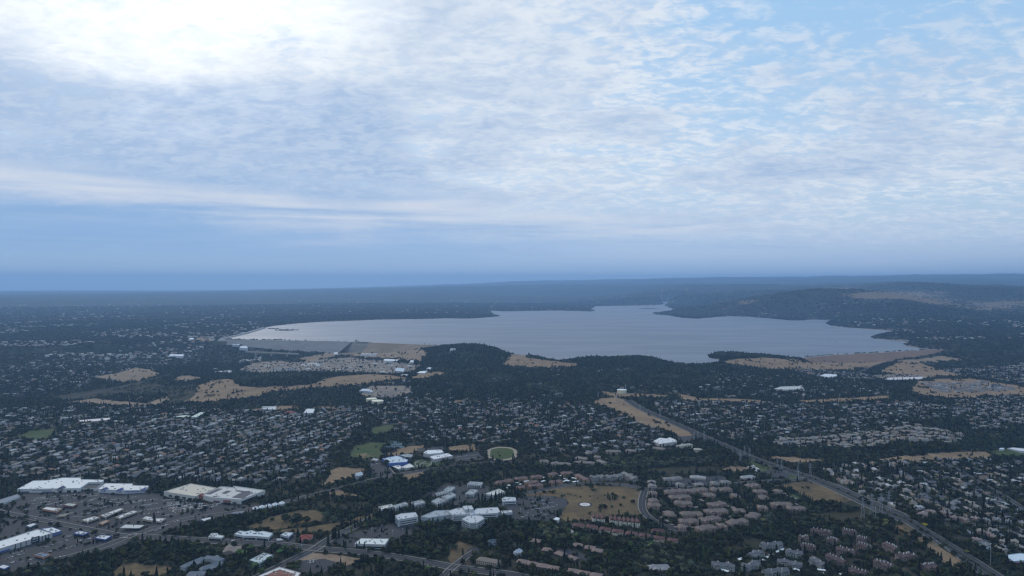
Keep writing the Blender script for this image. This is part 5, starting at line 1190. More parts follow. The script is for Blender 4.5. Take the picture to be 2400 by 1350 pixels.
# ------------------------------------------------------------------ suburb houses in street rows
SUB = [ # outline, direction of the rows seen between two ground points, lot depth, share built, tree share
 ('0,1036 150,1030 200,992 400,980 600,975 760,965 855,960 840,1000 800,1040 770,1070 765,1110 640,1135 380,1128 60,1120 -60,1130 -60,1036', (200,1110,420,1040), .86, .50),
 ('0,960 100,955 400,955 590,962 700,966 850,950 855,960 760,966 600,976 400,982 200,993 0,1005 -60,1000 -60,960', (0,1000,300,975), .55, .8),
 ('850,960 1000,932 1200,934 1400,950 1540,1006 1600,1036 1500,1062 1260,1062 1210,1040 1100,1036 950,1030 900,992', (1000,1020,1200,990), .62, .95),
 ('980,890 1200,872 1500,862 1650,872 1900,880 2010,890 2110,912 2080,927 1900,931 1650,931 1500,912 1400,912 1300,932 1000,932', (1300,925,1500,890), .26, 1.5),
 ('1500,940 1760,942 2080,942 2260,960 2250,980 2100,1000 1950,1028 1720,1036 1650,1012', (1700,1010,1950,980), .74, .85),
 ('1780,1035 1860,1020 2030,1004 2150,998 2260,1018 2240,1040 2030,1052 1850,1046', (1800,1040,2000,1030), 1.0, .35),
 ('1885,1088 2050,1084 2320,1079 2410,1076 2440,1335 2330,1300 2230,1240 2100,1190 1990,1150', (1950,1100,2150,1180), .80, .75),
 ('2240,936 2410,926 2440,1000 2290,1010 2230,972', (2240,960,2400,950), .95, .5),
 ('2150,898 2300,894 2390,914 2200,919', (2160,905,2380,915), 1.0, .05),
 ('2150,868 2410,850 2440,905 2290,885', (2180,875,2400,880), .8, .7),
 ('-60,870 100,845 300,830 480,800 440,850 330,885 200,905 -60,940', (0,900,300,840), .28, 1.1),
 ('-60,1005 0,1005 200,993 150,1030 0,1035 -60,1036', (0,1030,150,1010), .5, .6),
 ('1900,880 2060,892 2060,880 1960,868 1860,866', (1900,880,2050,885), .9, .3),
 ('860,905 980,890 985,930 960,950 860,955', (860,950,980,930), .5, .9),
]
SUBW = [(world_poly(P(t)), d, f, tr) for t, d, f, tr in SUB]
HOUSES = []      # x, y, ang, L, W, h, gable, roof colour index, zone
ROOFC = [(.115, .115, .13), (.19, .19, .21), (.27, .24, .215), (.17, .12, .095), (.40, .40, .40), (.21, .165, .13), (.075, .072, .078), (.28, .14, .10)]
ROOFN = ['grey', 'pale grey', 'pale tan', 'brown', 'whitish', 'tan', 'dark', 'reddish']
ROOFP = {5: [.0, .05, .62, .08, .0, .25, 0, 0], 7: [.1, .15, .4, .15, 0, .2, 0, 0], 6: [.22, .18, .24, .08, .10, .12, .06, 0]}
STREETS = []
for zi, (w, d, fill, tr) in enumerate(SUBW):
    g = ground_at([d[0], d[2]], [d[1], d[3]]); e = g[1, :2] - g[0, :2]; ang = math.atan2(e[1], e[0]); ca, sa = math.cos(ang), math.sin(ang)
    u = w[:, 0] * ca + w[:, 1] * sa; v = -w[:, 0] * sa + w[:, 1] * ca
    pr = ROOFP.get(zi, [.24, .22, .14, .10, .08, .11, .08, .03]); pitch = 62 if zi != 5 else 50; lot = 19 if zi not in (5, 8) else 15
    for r_, vv in enumerate(np.arange(v.min(), v.max(), pitch)):
        ph = rnd.uniform(0, 6); amp = rnd.uniform(4, 13); wl = rnd.uniform(160, 320); line = []
        skip = rnd.uniform(0, 40)
        for uu in np.arange(u.min() + skip, u.max(), lot):
            bend = amp * math.sin(uu / wl * 2 * PI / 2 + ph); sl = amp * math.cos(uu / wl * PI + ph) * PI / wl
            line.append((uu, vv + bend))
            for sd in (-1, 1):
                if rnd.random() > fill * .80: continue
                a = uu + rnd.uniform(-2, 2); b = vv + bend + sd * (17.5 + rnd.uniform(-2, 2))
                x, y = a * ca - b * sa, a * sa + b * ca
                HOUSES.append((x, y, ang + math.atan(sl) + (PI / 2 if rnd.random() < .35 else 0) + rnd.gauss(0, .06), rnd.uniform(14, 20) if zi != 8 else 13, rnd.uniform(9.5, 12.5), 3.2 if rnd.random() < .6 else 5.6, rnd.random() < .5, rnd.choices(range(8), pr)[0], zi))
        STREETS.append((np.array([(p * ca - q_ * sa, p * sa + q_ * ca) for p, q_ in line]), zi))
H = np.array([(q[0], q[1]) for q in HOUSES]); ok = np.zeros(len(H), bool)
for zi, (w, d, f, tr) in enumerate(SUBW):
    k = np.array([q[8] == zi for q in HOUSES]); ok[k] = pip(H[k, 0], H[k, 1], w)
oc = occ(H[:, 0], H[:, 1]); ok &= np.isin(oc, (0, 9)) | ((oc == 2) & np.array([q[8] == 8 for q in HOUSES])) | ((oc == 1) & (rng.random(len(H)) < .35))
for dx, dy in ((7, 0), (-7, 0), (0, 7), (0, -7)): ok &= ~np.isin(occ(H[:, 0] + dx, H[:, 1] + dy), (3, 4, 5, 11))
HOUSES = [h for h, o in zip(HOUSES, ok) if o]
# streets of the suburb: one network
sv, sf = [], []
for ln, zi in STREETS:
    if len(ln) < 2: continue
    m = pip(ln[:, 0], ln[:, 1], SUBW[zi][0]) & np.isin(occ(ln[:, 0], ln[:, 1]), (0, 9))
    t = np.gradient(ln, axis=0); t /= np.linalg.norm(t, axis=1)[:, None] + 1e-9; nr = np.column_stack([-t[:, 1], t[:, 0]])
    for i in range(len(ln) - 1):
        if m[i] and m[i + 1]:
            n = len(sv)
            for p, s in ((ln[i] + nr[i] * 4.6, 0), (ln[i] - nr[i] * 4.6, 0), (ln[i + 1] - nr[i + 1] * 4.6, 0), (ln[i + 1] + nr[i + 1] * 4.6, 0)): sv.append((p[0], p[1], float(zg(p[0], p[1])) + .55))
            sf.append((n, n + 1, n + 2, n + 3)); stamp(np.array([q[:2] for q in sv[n:]]), 10)
mesh_obj('residential_streets', sv, sf, M_ASPH2, kind='structure')
# the nearest as objects, the rest as one mass
hp = np.array([(h[0], h[1], float(zg(h[0], h[1]))) for h in HOUSES]); hpx, hpy = project(hp)
inview = (hpx > -15) & (hpx < 2415) & (hpy < 1362) & (hpy > 600)
order = sorted(range(len(HOUSES)), key=lambda i: (not inview[i], math.hypot(*hp[i, :2])))
NEARH = set(order[:270])
HM = {}
WALLC = [(.40, .34, .27), (.50, .46, .41), (.34, .28, .22), (.42, .41, .40)]
vall, fall, call = [], [], []
for i in order:
    x, y, ang, L, Wd, h, gb, rc, zi = HOUSES[i]; z = hp[i, 2]; wc = WALLC[(i * 7) % 4]
    stamp(np.array(box_v((x, y), L * .8, Wd * .8, 0, 0, ang))[:4, :2], 4)
    if i in NEARH:
        root = empty('house', (x, y, z), None, 'house', 'houses of the suburb'); root.rotation_euler.z = ang
        key = (int(L / 2), h > 4, gb, i % 3)
        if key not in HM:
            Lk, Wk = int(L / 2) * 2 + 1, 11.0
            v = box_v((0, 0), Lk, Wk, -3, h); f = [(0, 1, 5, 4), (1, 2, 6, 5), (2, 3, 7, 6), (3, 0, 4, 7), (4, 5, 6, 7)]
            rv, rf = hip_roof_vf(Lk + 1.2, Wk + 1.2, 2.7, gb); sgn = (-1, 1, -1)[i % 3]; off = (-.25, .2, .28)[i % 3] * Lk
            v2 = box_v((off, sgn * 5), 7.2, 8, -3, h - .3, 0); rv2, rf2 = hip_roof_vf(9.2, 8.2, 2.1, True); rv2 = xf(rv2, (off, sgn * 5), PI / 2, h - .25)
            HM[key] = [mesh_obj('wall', v, f, M_WALL), mesh_obj('roof', [(a, b, c + h + .03) for a, b, c in rv], rf, M_ROOF), mesh_obj('wall', v2, BOXF[1:], M_WALL), mesh_obj('roof', rv2, rf2, M_ROOF),
                       mesh_obj('garage_door', box_v((off, sgn * 9.05), 4.8, .16, 0, 2.3), BOXF, M_TRIM), mesh_obj('chimney', box_v((-.3 * Lk, -sgn * 2), 1.1, 1.1, h, h + 3.4), BOXF, M_WALL)]
            obs = HM[key]
            for o in obs: o.parent = root
        else:
            obs = []
            for o in HM[key]: c = o.copy(); COL.objects.link(c); c.parent = root; obs.append(c)
        for o, cc in zip(obs, (wc, ROOFC[rc], wc, ROOFC[rc], (.62, .62, .60), wc)): o.color = (*cc, 1)
        PENDING.append((root, hpx[i], hpy[i], '%s-roofed %s house' % (ROOFN[rc], 'two-storey' if h > 4 else 'low'), 'houses of the suburb'))
    elif hpx[i] > -200 and hpx[i] < 2600:
        n = len(vall)
        bv = box_v((x, y), L, Wd, z - 3, z + h, ang); vall += bv; fall += [(n, n + 1, n + 5, n + 4), (n + 1, n + 2, n + 6, n + 5), (n + 2, n + 3, n + 7, n + 6), (n + 3, n, n + 4, n + 7)]; call += [wc] * 4
        rv, rf = hip_roof_vf(L + 1.2, Wd + 1.2, 2.7, gb); n = len(vall); vall += xf(rv, (x, y), ang, z + h); fall += [tuple(n + q for q in t) for t in rf[:4]]; call += [ROOFC[rc]] * 4
        s = 1 if i % 2 else -1; off = .25 * L * (1 if i % 3 else -1); cx, cy = x + off * math.cos(ang) - s * 5 * math.sin(ang), y + off * math.sin(ang) + s * 5 * math.cos(ang)
        rv, rf = hip_roof_vf(9, 8, 2.0, True); n = len(vall); vall += xf(rv, (cx, cy), ang + PI / 2, z + h - .2); fall += [tuple(n + q for q in t) for t in rf[:4]]; call += [ROOFC[rc]] * 2 + [wc] * 2
        n = len(vall); vall += box_v((cx, cy), 7.4, 8, z - 3, z + h - .3, ang); fall += [(n, n + 1, n + 5, n + 4), (n + 1, n + 2, n + 6, n + 5), (n + 2, n + 3, n + 7, n + 6), (n + 3, n, n + 4, n + 7)]; call += [wc] * 4
# far towns beyond: simple pale roofs along the left plain and on the lake hills
for k in range(2600):
    r = rng.random()
    if r < .62: px, py = rng.uniform(0, 620), 716 + 115 * rng.random() ** .8
    elif r < .85: px, py = rng.uniform(1960, 2400), rng.uniform(725, 800)
    else: px, py = rng.uniform(640, 1500), 672 + 62 * rng.random()
    t = at_z(px, py, 20.0 if px < 700 else 60.0); x, y = t[0], t[1]; d = math.hypot(x, y)
    if d > 17000 or pip(np.array([x]), np.array([y]), LW[:, :2])[0] or vnoise(np.array([x / 420]), np.array([y / 420]), 77)[0] < (.55 if px < 1700 else .5): continue
    z = float(zg(x, y)); s = rng.uniform(.8, 1.3)
    if px > 1700 and z > 115: continue
    s = s * (1 + min(.35, max(0, d - 6000) / 12000)); n = len(vall); ang = rng.uniform(0, 3)
    vall += box_v((x, y), 20 * s, 13 * s, z - 3, z + 8 + 3 * s, ang); fall += [tuple(n + i for i in q) for q in BOXF[1:]]; c = ((.52, .50, .48), (.40, .38, .36), (.30, .22, .18))[int(rng.integers(3))]; call += [c] * 5
fo = mesh_obj('distant_houses', vall, fall, attrcol('house_paint'), kind='stuff')
ca_ = fo.data.color_attributes.new('col', 'FLOAT_COLOR', 'CORNER')
lt = np.zeros(len(fo.data.polygons), np.int32); fo.data.polygons.foreach_get('loop_total', lt)
ca_.data.foreach_set('color', np.column_stack([np.repeat(np.array(call, np.float32), lt, 0), np.ones(lt.sum(), np.float32)]).ravel())

# ------------------------------------------------------------------ trees
def leaf_mat(name):
    m, g, b = new_mat(name)
    oi = g.n('ShaderNodeObjectInfo'); pos = g.n('ShaderNodeNewGeometry').outputs['Position']
    r = oi.outputs['Random']
    k = g.m('ADD', .42, g.m('MULTIPLY', g.m('POWER', r, 2.0), 1.9)); k = g.m('MULTIPLY', k, g.ss(g.noise(pos, .45, 3, .6), .3, .7, .7, 1.35))
    c = g.v('SCALE', oi.outputs['Color'], scale=k)
    pn = g.noise(oi.outputs['Location'], .011, 3, .6); k = g.m('MULTIPLY', k, g.ss(pn, .32, .68, .5, 1.7))
    r2 = g.m('FRACT', g.m('MULTIPLY', r, 37.7))
    c = g.mix(g.ss(r2, .58, 1.0, 0, .85), c, g.v('MULTIPLY', c, (1.75, 1.35, .75)))
    c = g.mix(g.ss(r2, .22, .0, 0, .6), c, g.v('MULTIPLY', c, (.75, .95, 1.25)))
    g.put(b.inputs['Base Color'], c); g.put(b.inputs['Roughness'], .8); g.put(b.inputs['Specular IOR Level'], .12)
    return m
M_LEAF = leaf_mat('leaves')
def crown_mesh(name, kind, seed):
    r = random.Random(seed); v, f = [], []
    def leafq(c, n, s):
        n = Vector(n).normalized(); a = n.orthogonal().normalized(); q = r.uniform(0, 6.3); a = (a * math.cos(q) + n.cross(a) * math.sin(q)); b = n.cross(a); k = len(v)
        for i, (p, t) in enumerate(((-1, -.6), (1, -.8), (.7, .9), (-.8, .7))): v.append(tuple(Vector(c) + a * p * s * r.uniform(.7, 1.15) + b * t * s * r.uniform(.7, 1.15) + n * r.uniform(-.25, .25) * s))
        f.append((k, k + 1, k + 2, k + 3))
    if kind == 'conifer':
        n = 8
        for lev in range(6):
            z0, z1 = .06 + lev * .15, .06 + lev * .15 + .24; R = .5 * (1 - lev / 6.4) ** .8; k = len(v); ph = r.uniform(0, 6)
            for i in range(n): a = ph + 2 * PI * i / n; q = R * r.uniform(.75, 1.15); v.append((math.cos(a) * q, math.sin(a) * q, z0 + r.uniform(-.03, .03)))
            v.append((r.uniform(-.03, .03), r.uniform(-.03, .03), min(1.0, z1 + .05)))
            for i in range(n): f.append((k + i, k + (i + 1) % n, k + n))
        return v, f
    lobes = []
    nl = {'oak': 6, 'willow': 7, 'column': 4}[kind]
    for i in range(nl):
        a = i * 2.4 + r.uniform(0, .8)
        if kind == 'column': lobes.append((Vector((r.uniform(-.08, .08), r.uniform(-.08, .08), .2 + .2 * i)), .26 - .03 * i, .24))
        else: rr = .30 if i else .05; lobes.append((Vector((math.cos(a) * rr * r.uniform(.6, 1.1), math.sin(a) * rr * r.uniform(.6, 1.1), .48 + r.uniform(-.12, .16) + (.12 if i == 0 else 0))), r.uniform(.20, .30), r.uniform(.16, .25)))
    for c, rx, rz in lobes:
        k = len(v); ph = r.uniform(0, 6)          # core of the lobe
        ring = [(0, 1), (.8, .5), (1, -.05), (.75, -.6)]
        v.append(tuple(c + Vector((0, 0, rz * .8))))
        for s, h in ring[1:]:
            for i in range(6): a = ph + i * PI / 3 + h; q = r.uniform(.72, .92); v.append((c.x + math.cos(a) * rx * s * q, c.y + math.sin(a) * rx * s * q, c.z + rz * h * .85))
        for i in range(6): f.append((k, k + 1 + i, k + 1 + (i + 1) % 6))
        for t in range(2):
            for i in range(6): a0 = k + 1 + t * 6; f.append((a0 + i, a0 + 6 + i, a0 + 6 + (i + 1) % 6, a0 + (i + 1) % 6))
        for j in range(13):
            d = Vector((r.gauss(0, 1), r.gauss(0, 1), r.gauss(.35, .8))).normalized(); p = c + Vector((d.x * rx, d.y * rx, d.z * rz)) * r.uniform(.85, 1.15)
            leafq(p, d + Vector((r.gauss(0, .4), r.gauss(0, .4), r.gauss(0, .4))), r.uniform(.07, .12))
    return v, f
PROT = {}
TCOL = {'oak': (.027, .034, .016), 'conifer': (.011, .016, .011), 'willow': (.050, .060, .036), 'column': (.031, .048, .018), 'yellow': (.16, .15, .03), 'bright': (.055, .085, .026)}
for kd, n in (('oak', 5), ('conifer', 3), ('willow', 2), ('column', 2)):
    for k in range(n):
        me = bpy.data.meshes.new('crown'); v, f = crown_mesh('crown', kd, 100 + k * 17 + len(kd)); me.from_pydata(v, [], f); me.materials.append(M_LEAF); me.update(); PROT[(kd, k)] = me
tv, tf = [], []
for k, (z, r) in enumerate(((-.06, .05), (.12, .032), (.45, .02))):
    for i in range(6): tv.append((math.cos(i * PI / 3) * r, math.sin(i * PI / 3) * r, z))
for k in range(2): tf += [(k * 6 + i, k * 6 + (i + 1) % 6, k * 6 + 6 + (i + 1) % 6, k * 6 + 6 + i) for i in range(6)]
for a in (0.3, 2.4, 4.5):                             # limbs
    n = len(tv); tv += [(.02, 0, .3), (0, .02, .3), (-.02, -.01, .3), (math.cos(a) * .26, math.sin(a) * .26, .52)]; tf += [(n, n + 1, n + 3), (n + 1, n + 2, n + 3), (n + 2, n, n + 3)]
TRUNK = bpy.data.meshes.new('trunk'); TRUNK.from_pydata(tv, [], tf); TRUNK.materials.append(M_BARK); TRUNK.update()
SRC = {}
TREE_NAMES = {'oak': 'oak_tree', 'conifer': 'conifer_tree', 'willow': 'willow_tree', 'column': 'poplar_tree', 'yellow': 'yellow_tree', 'bright': 'maple_tree'}
def place_tree(kind, x, y, wd, ht, look, group, px=None, py=None):
    z = float(zg(x, y)); root = empty(TREE_NAMES[kind], (x, y, z), None, 'tree', group); root.rotation_euler.z = rnd.uniform(0, 6.28); root.scale = (wd, wd, ht)
    base = {'yellow': 'oak', 'bright': 'oak'}.get(kind, kind); n = {'oak': 5, 'conifer': 3, 'willow': 2, 'column': 2}[base]; k = rnd.randrange(n)
    c = bpy.data.objects.new('crown', PROT[(base, k)]); COL.objects.link(c); c.parent = root; c.color = (*TCOL[kind], 1)
    t = bpy.data.objects.new('trunk', TRUNK); COL.objects.link(t); t.parent = root
    if kind == base: SRC.setdefault((base, k), c)
    if px is None: px, py = project(np.array([x, y, z]))
    PENDING.append((root, float(px), float(py), look, group))
TREEPTS = []      # taken spots
def tree_px(kind, px, py, wpx, hpx, look, group):
    g = gpt(px, py); d = math.hypot(g[0], g[1]); place_tree(kind, g[0], g[1], wpx / 1600 * d, hpx / 1600 * d, look, group, px, py)
GC = 'tall dark conifers by the hospital and roads'
for x, y, h in [(769,1277,28),(780,1264,24),(786,1262,30),(794,1260,22),(832,1236,20),(838,1232,18),(845,1230,20),(857,1228,24),(866,1226,28),(875,1222,22),(884,1219,24),(891,1216,30),(899,1213,16),(912,1222,32),(918,1224,36),(924,1222,34),(945,1207,18),(954,1206,18),(962,1190,20),(968,1196,22),(1061,1192,24),(1122,1178,24),(1130,1180,28),(1137,1180,26),(1152,1178,24),(1162,1176,28),(1170,1175,24),(1198,1162,20),(1207,1163,26),(1213,1161,24),(810,1286,20),(836,1284,14),(842,1282,18),(854,1284,16),(361,1222,22),(2103,1120,30),(2117,1128,24),(2080,1108,28),(2035,1108,30),(2278,1114,20),(2254,1110,16),(2359,1285,30),(2206,1312,18),(2290,1232,14),(1000,1348,22),(1022,1346,20),(1090,1350,18),(1078,1346,16)]:
    tree_px('conifer', x, y, h * .36, h, 'tall dark conifer', GC)
for k in range(15):
    x = 1836 + k * 4.9; y = 1148 + k * 2.1; tree_px('conifer', x, y, 4.5, 10 + 4 * rnd.random(), 'small dark cypress', 'cypress row along the golden corner field')
for k in range(22): tree_px('conifer', 452 + k * 7.6, 1130 + k * .9 + rnd.uniform(-2, 2), 6.5, 12 + 5 * rnd.random(), 'dark screen cypress', 'cypress screen behind the big stores')
for x, y in [(2166,1233),(2267,1297)]: tree_px('yellow', x, y, 11, 8, 'yellow-leaved tree', 'yellow trees on the boulevard')
for x, y, w in [(2159,1244,9),(2173,1250,8),(2215,1279,9),(2275,1316,8),(2023,1178,18),(2035,1182,14),(2122,1255,12),(2125,1262,12),(2144,1247,8)]: tree_px('oak', x, y, w, w * .8, 'dark round oak', 'dark oaks along the boulevard')
for k in range(34):
    i = int(len(ROADS['boulevard']) * (.45 + .53 * k / 33)); q = ROADS['boulevard'][min(i, len(ROADS['boulevard']) - 1)]; place_tree('oak', q[0] + rnd.uniform(-1.5, 1.5), q[1] + rnd.uniform(-9, 9), rnd.uniform(4, 7), rnd.uniform(3, 5), 'small median oak', 'small oaks on the boulevard median') if rnd.random() < .75 else None
for x, y, w, h in [(1012,1206,24,22),(1000,1200,14,16),(815,1160,18,18),(1297,1156,12,9),(126,1026,8,16),(695,1228,34,26),(670,1222,22,20),(720,1224,18,16)]: tree_px('oak', x, y, w, h, 'large lone dark oak', 'large lone dark oaks')
for k in range(14): tree_px('oak', *((lambda q: (q[0], q[1]) if abs(q[0] - 1371) > 34 or abs(q[1] - 1183) > 14 else (q[0], q[1] - 22))((1310 + rnd.uniform(0, 180), 1148 + rnd.uniform(0, 26) + (30 if k % 6 == 0 else 0)))), rnd.uniform(4, 7), rnd.uniform(2, 3.2), 'low bush-like oak', 'scattered low oaks in the golden field')
for x, y in [(905,1090),(598,1333),(615,1345),(633,1318),(655,1300),(575,1304),(560,1300),(640,1288),(668,1290),(700,1335),(590,1290),(1330,1250),(1350,1262),(1365,1270),(1385,1274),(1420,1270),(1450,1275),(1478,1282),(1500,1290),(1290,1242),(1525,1285),(1480,1345),(1465,1350),(1000,1338)]: tree_px('bright', x + rnd.uniform(-3, 3), y, 16, 15, 'fresh green maple', 'fresh green maples')
# general scatter
def scatter(d0, d1, sp):
    n = int(.5 * (d1 ** 2 - d0 ** 2) * 1.42 / sp ** 2); a = rng.uniform(-.71, .71, n); d = np.sqrt(rng.uniform(d0 ** 2, d1 ** 2, n)); return np.column_stack([np.sin(a) * d, np.cos(a) * d])
def near_suburb(x, y):
    t = np.full(x.shape, .62)
    for w, d, f, tr in SUBW: m = pip(x, y, w); t[m] = .25 + tr * .55
    return t
rowsT = []
for d0, d1, sp, sc in ((1060, 2600, 7.6, 1.0), (2600, 4700, 9.0, 1.1), (4700, 9500, 21, 1.9), (9500, 15000, 46, 3.2)):
    q = scatter(d0, d1, sp); x, y = q[:, 0], q[:, 1]; o = occ(x, y); pr = near_suburb(x, y) * 1.05
    nz = vnoise(x / 60, y / 60, 41) * .6 + vnoise(x / 190, y / 190, 43) * .4
    pr *= .45 + 1.3 * nz
    pr[o == 1] = .95; pr[o == 2] = np.where(vnoise(x[o == 2] / 38, y[o == 2] / 38, 57) > .84, .4, .010); pr[o == 3] = .0; lt_ = o == 11; pr[lt_] = np.where(vnoise(x[lt_] / 22, y[lt_] / 22, 47) > .60, .34, .05); pr[o == 4] = 0; pr[o == 5] = .012; pr[o == 6] = 0; pr[o == 7] = .38 * (nz[o == 7] > .5); pr[o == 8] = .04; pr[o == 10] = .10
    dist = np.hypot(x, y)
    if d0 > 4000:
        m = o == 9; pr[m | (o == 0)] = .8
        w = pip(x, y, LW[:, :2]); ppx, ppy = project(np.column_stack([x, y, zg(x, y)]))
        for c, L in ISLETS: w &= ~(np.hypot(x - c[0], (y - c[1]) / .5) < L * .42)
        pr[w] = 0
        dr = np.zeros(len(x))
        for (px, py, rx, ry, wt) in [(2110,697,120,17,1.0),(1960,679,70,6,1.0),(2040,694,70,9,1.0),(2180,708,90,12,.9),(2320,715,120,16,.75),(2280,745,100,7,.5), (1760, 708, 50, 7, .7), (2060, 735, 120, 4, .5)]: dr = np.maximum(dr, wt * np.exp(-((ppx - px) / rx) ** 2 - ((ppy - py) / ry) ** 2) * np.where((py < 725) & (px > 1900), dist > (10500 if px < 1990 else 9700), 1))
        pr *= 1 - np.clip(dr * 1.1, 0, .95)
        pr[(o != 8) & (o != 2)] *= .55 + .6 * (nz[(o != 8) & (o != 2)] > .42)
        pr[o == 9] = np.where(dist[o == 9] < 4700, .4, pr[o == 9])
    else:
        pr[(dist > 3300) & (o == 0)] = np.maximum(pr[(dist > 3300) & (o == 0)], .45)
        # the far left gorge and woods
        pr[(dist > 3000) & (o == 0) & (np.arctan2(x, y) < -.25)] = .72
        pr[pip(x, y, LW[:, :2])] = 0
    k = rng.random(len(x)) < pr; x, y, o = x[k], y[k], o[k]; n = len(x)
    kind = np.where(rng.random(n) < np.where(o == 1, .03, .06), 1, 0)                     # conifers
    kind = np.where((o == 1) & (vnoise(x / 90, y / 90, 51) > .66), 2, kind)               # pale willows in the creek woods
    kind = np.where((kind == 0) & (rng.random(n) < .12), 3, kind)
    wd = rng.uniform(6, 12.5, n) * np.where(o == 1, 1.12, .95) * sc; wd = np.where(o == 11, wd * .68, wd); wd = np.where(o == 7, wd * .7, wd)
    ht = wd * rng.uniform(.72, 1.05, n); ht = np.where(kind == 1, wd * 1.75, ht); ht = np.where(kind == 3, wd * 1.3, ht)
    if sc > 1.5: ht = np.minimum(ht, 15) * rng.uniform(.7, 1.1, n)
    wd = np.where(kind == 1, wd * .62, wd); wd = np.where(kind == 3, wd * .72, wd)
    rowsT.append(np.column_stack([x, y, wd, ht, kind, o]))
T = np.vstack(rowsT); TZ = zg(T[:, 0], T[:, 1]); tpx, tpy = project(np.column_stack([T[:, :2], TZ]))
# the 240 that show largest become single trees
KN = ['oak', 'conifer', 'willow', 'column']
td = np.hypot(T[:, 0], T[:, 1]); vis = (tpx > 5) & (tpx < 2395) & (tpy < 1346)
size = np.where(vis, T[:, 2] * T[:, 3] / td ** 2, 0); top = np.argsort(-size)[:330]
GRP = {'oak': 'oaks of the nearest groves', 'conifer': 'conifers of the nearest groves', 'willow': 'pale willows of the nearest groves', 'column': 'upright green trees of the nearest groves'}
LOOK = {'oak': 'dark round oak', 'conifer': 'dark pointed conifer', 'willow': 'pale grey-green willow', 'column': 'upright green poplar'}
cnt = {}
single = np.zeros(len(T), bool)
for i in top:
    kd = KN[int(T[i, 4])]; cnt[kd] = cnt.get(kd, 0) + 1
    if cnt[kd] > 200: continue
    single[i] = True
    place_tree(kd, T[i, 0], T[i, 1], T[i, 2], T[i, 3], LOOK[kd], GRP[kd], tpx[i], tpy[i])
for kd, n in (('oak', 5), ('conifer', 3), ('willow', 2), ('column', 2)):
    for k in range(n):
        if (kd, k) not in SRC:
            c = [o for o in COL.objects if o.data is PROT[(kd, k)] and tuple(round(q, 4) for q in o.color[:3]) == TCOL[kd]]
            if c: SRC[(kd, k)] = c[0]
def scatter_object(name, m, kd):
    me = bpy.data.meshes.new(name); n = int(m.sum()); me.vertices.add(n)
    me.vertices.foreach_set('co', np.column_stack([T[m, :2], TZ[m] - .3]).astype(np.float32).ravel())
    a = me.attributes.new('size', 'FLOAT_VECTOR', 'POINT'); a.data.foreach_set('vector', np.column_stack([T[m, 2], T[m, 2], T[m, 3]]).astype(np.float32).ravel())
    a = me.attributes.new('turn', 'FLOAT_VECTOR', 'POINT'); a.data.foreach_set('vector', np.column_stack([np.zeros(n), np.zeros(n), rng.uniform(0, 6.28, n)]).astype(np.float32).ravel())
    srcs = [SRC[(kd, k)] for k in range(5) if (kd, k) in SRC]
    a = me.attributes.new('pick', 'INT', 'POINT'); a.data.foreach_set('value', rng.integers(0, len(srcs), n).astype(np.int32))
    o = bpy.data.objects.new(name, me); COL.objects.link(o); o['kind'] = 'stuff'; o.color = (*TCOL[kd], 1)
    nt = bpy.data.node_groups.new(name, 'GeometryNodeTree'); nt.interface.new_socket('Geometry', in_out='INPUT', socket_type='NodeSocketGeometry'); nt.interface.new_socket('Geometry', in_out='OUTPUT', socket_type='NodeSocketGeometry')
    N = nt.nodes.new; gi, go = N('NodeGroupInput'), N('NodeGroupOutput'); ip = N('GeometryNodeInstanceOnPoints'); jn = N('GeometryNodeJoinGeometry')
    for s in srcs:
        oi = N('GeometryNodeObjectInfo'); oi.inputs['Object'].default_value = s; oi.inputs['As Instance'].default_value = True; oi.transform_space = 'ORIGINAL'
        nt.links.new(oi.outputs['Geometry'], jn.inputs[0])
    def attr(nm, tp): q = N('GeometryNodeInputNamedAttribute'); q.data_type = tp; q.inputs[0].default_value = nm; return q.outputs[0]
    nt.links.new(gi.outputs[0], ip.inputs['Points']); nt.links.new(jn.outputs[0], ip.inputs['Instance']); ip.inputs['Pick Instance'].default_value = True
    nt.links.new(attr('pick', 'INT'), ip.inputs['Instance Index']); nt.links.new(attr('size', 'FLOAT_VECTOR'), ip.inputs['Scale']); nt.links.new(attr('turn', 'FLOAT_VECTOR'), ip.inputs['Rotation'])
    nt.links.new(ip.outputs[0], go.inputs[0]); md = o.modifiers.new('scatter', 'NODES'); md.node_group = nt
    return o
for kd, nm in (('oak', 'broadleaf_woods'), ('conifer', 'conifer_woods'), ('willow', 'willow_woods'), ('column', 'poplar_woods')):
    scatter_object(nm, (T[:, 4] == KN.index(kd)) & ~single, kd)
print('TREES', len(T), 'HOUSES', len(HOUSES))
# ------------------------------------------------------------------ cars
def car_parts():
    def shell(prof, w, w2=None):
        v = [(x, s * (w if z < 1 else (w2 or w)) / 2, z) for s in (-1, 1) for x, z in prof]; n = len(prof)
        return v, [(i, (i + 1) % n, n + (i + 1) % n, n + i) for i in range(n)] + [tuple(range(n - 1, -1, -1)), tuple(range(n, 2 * n))]
    body = shell([(-2.3, .35), (2.3, .35), (2.35, .7), (2.1, .92), (-2.2, .98), (-2.35, .7)], 1.8)
    cab = shell([(-1.9, .985), (1.1, .985), (.35, 1.5), (-1.35, 1.5)], 1.7, 1.35)
    wh = [box_v((a, b), .66, .24, .0, .66) for a in (-1.4, 1.4) for b in (-.85, .85)]
    return body, cab, boxes_vf(wh)
CARM = None
M_CAR = objcol('car_paint', .3, .03, .2)
M_TYRE = plain('tyre', (.02, .02, .02), .9)
CARC = [('white', (.84, .84, .84), .46), ('silver', (.42, .43, .45), .22), ('black', (.025, .025, .03), .14), ('dark blue', (.03, .05, .12), .09), ('red', (.28, .03, .03), .08), ('beige', (.38, .33, .25), .05)]
NCAR = 0
MORE = []
CARS = []
def car(x, y, ang, where, group): CARS.append((x, y, ang, where, group))
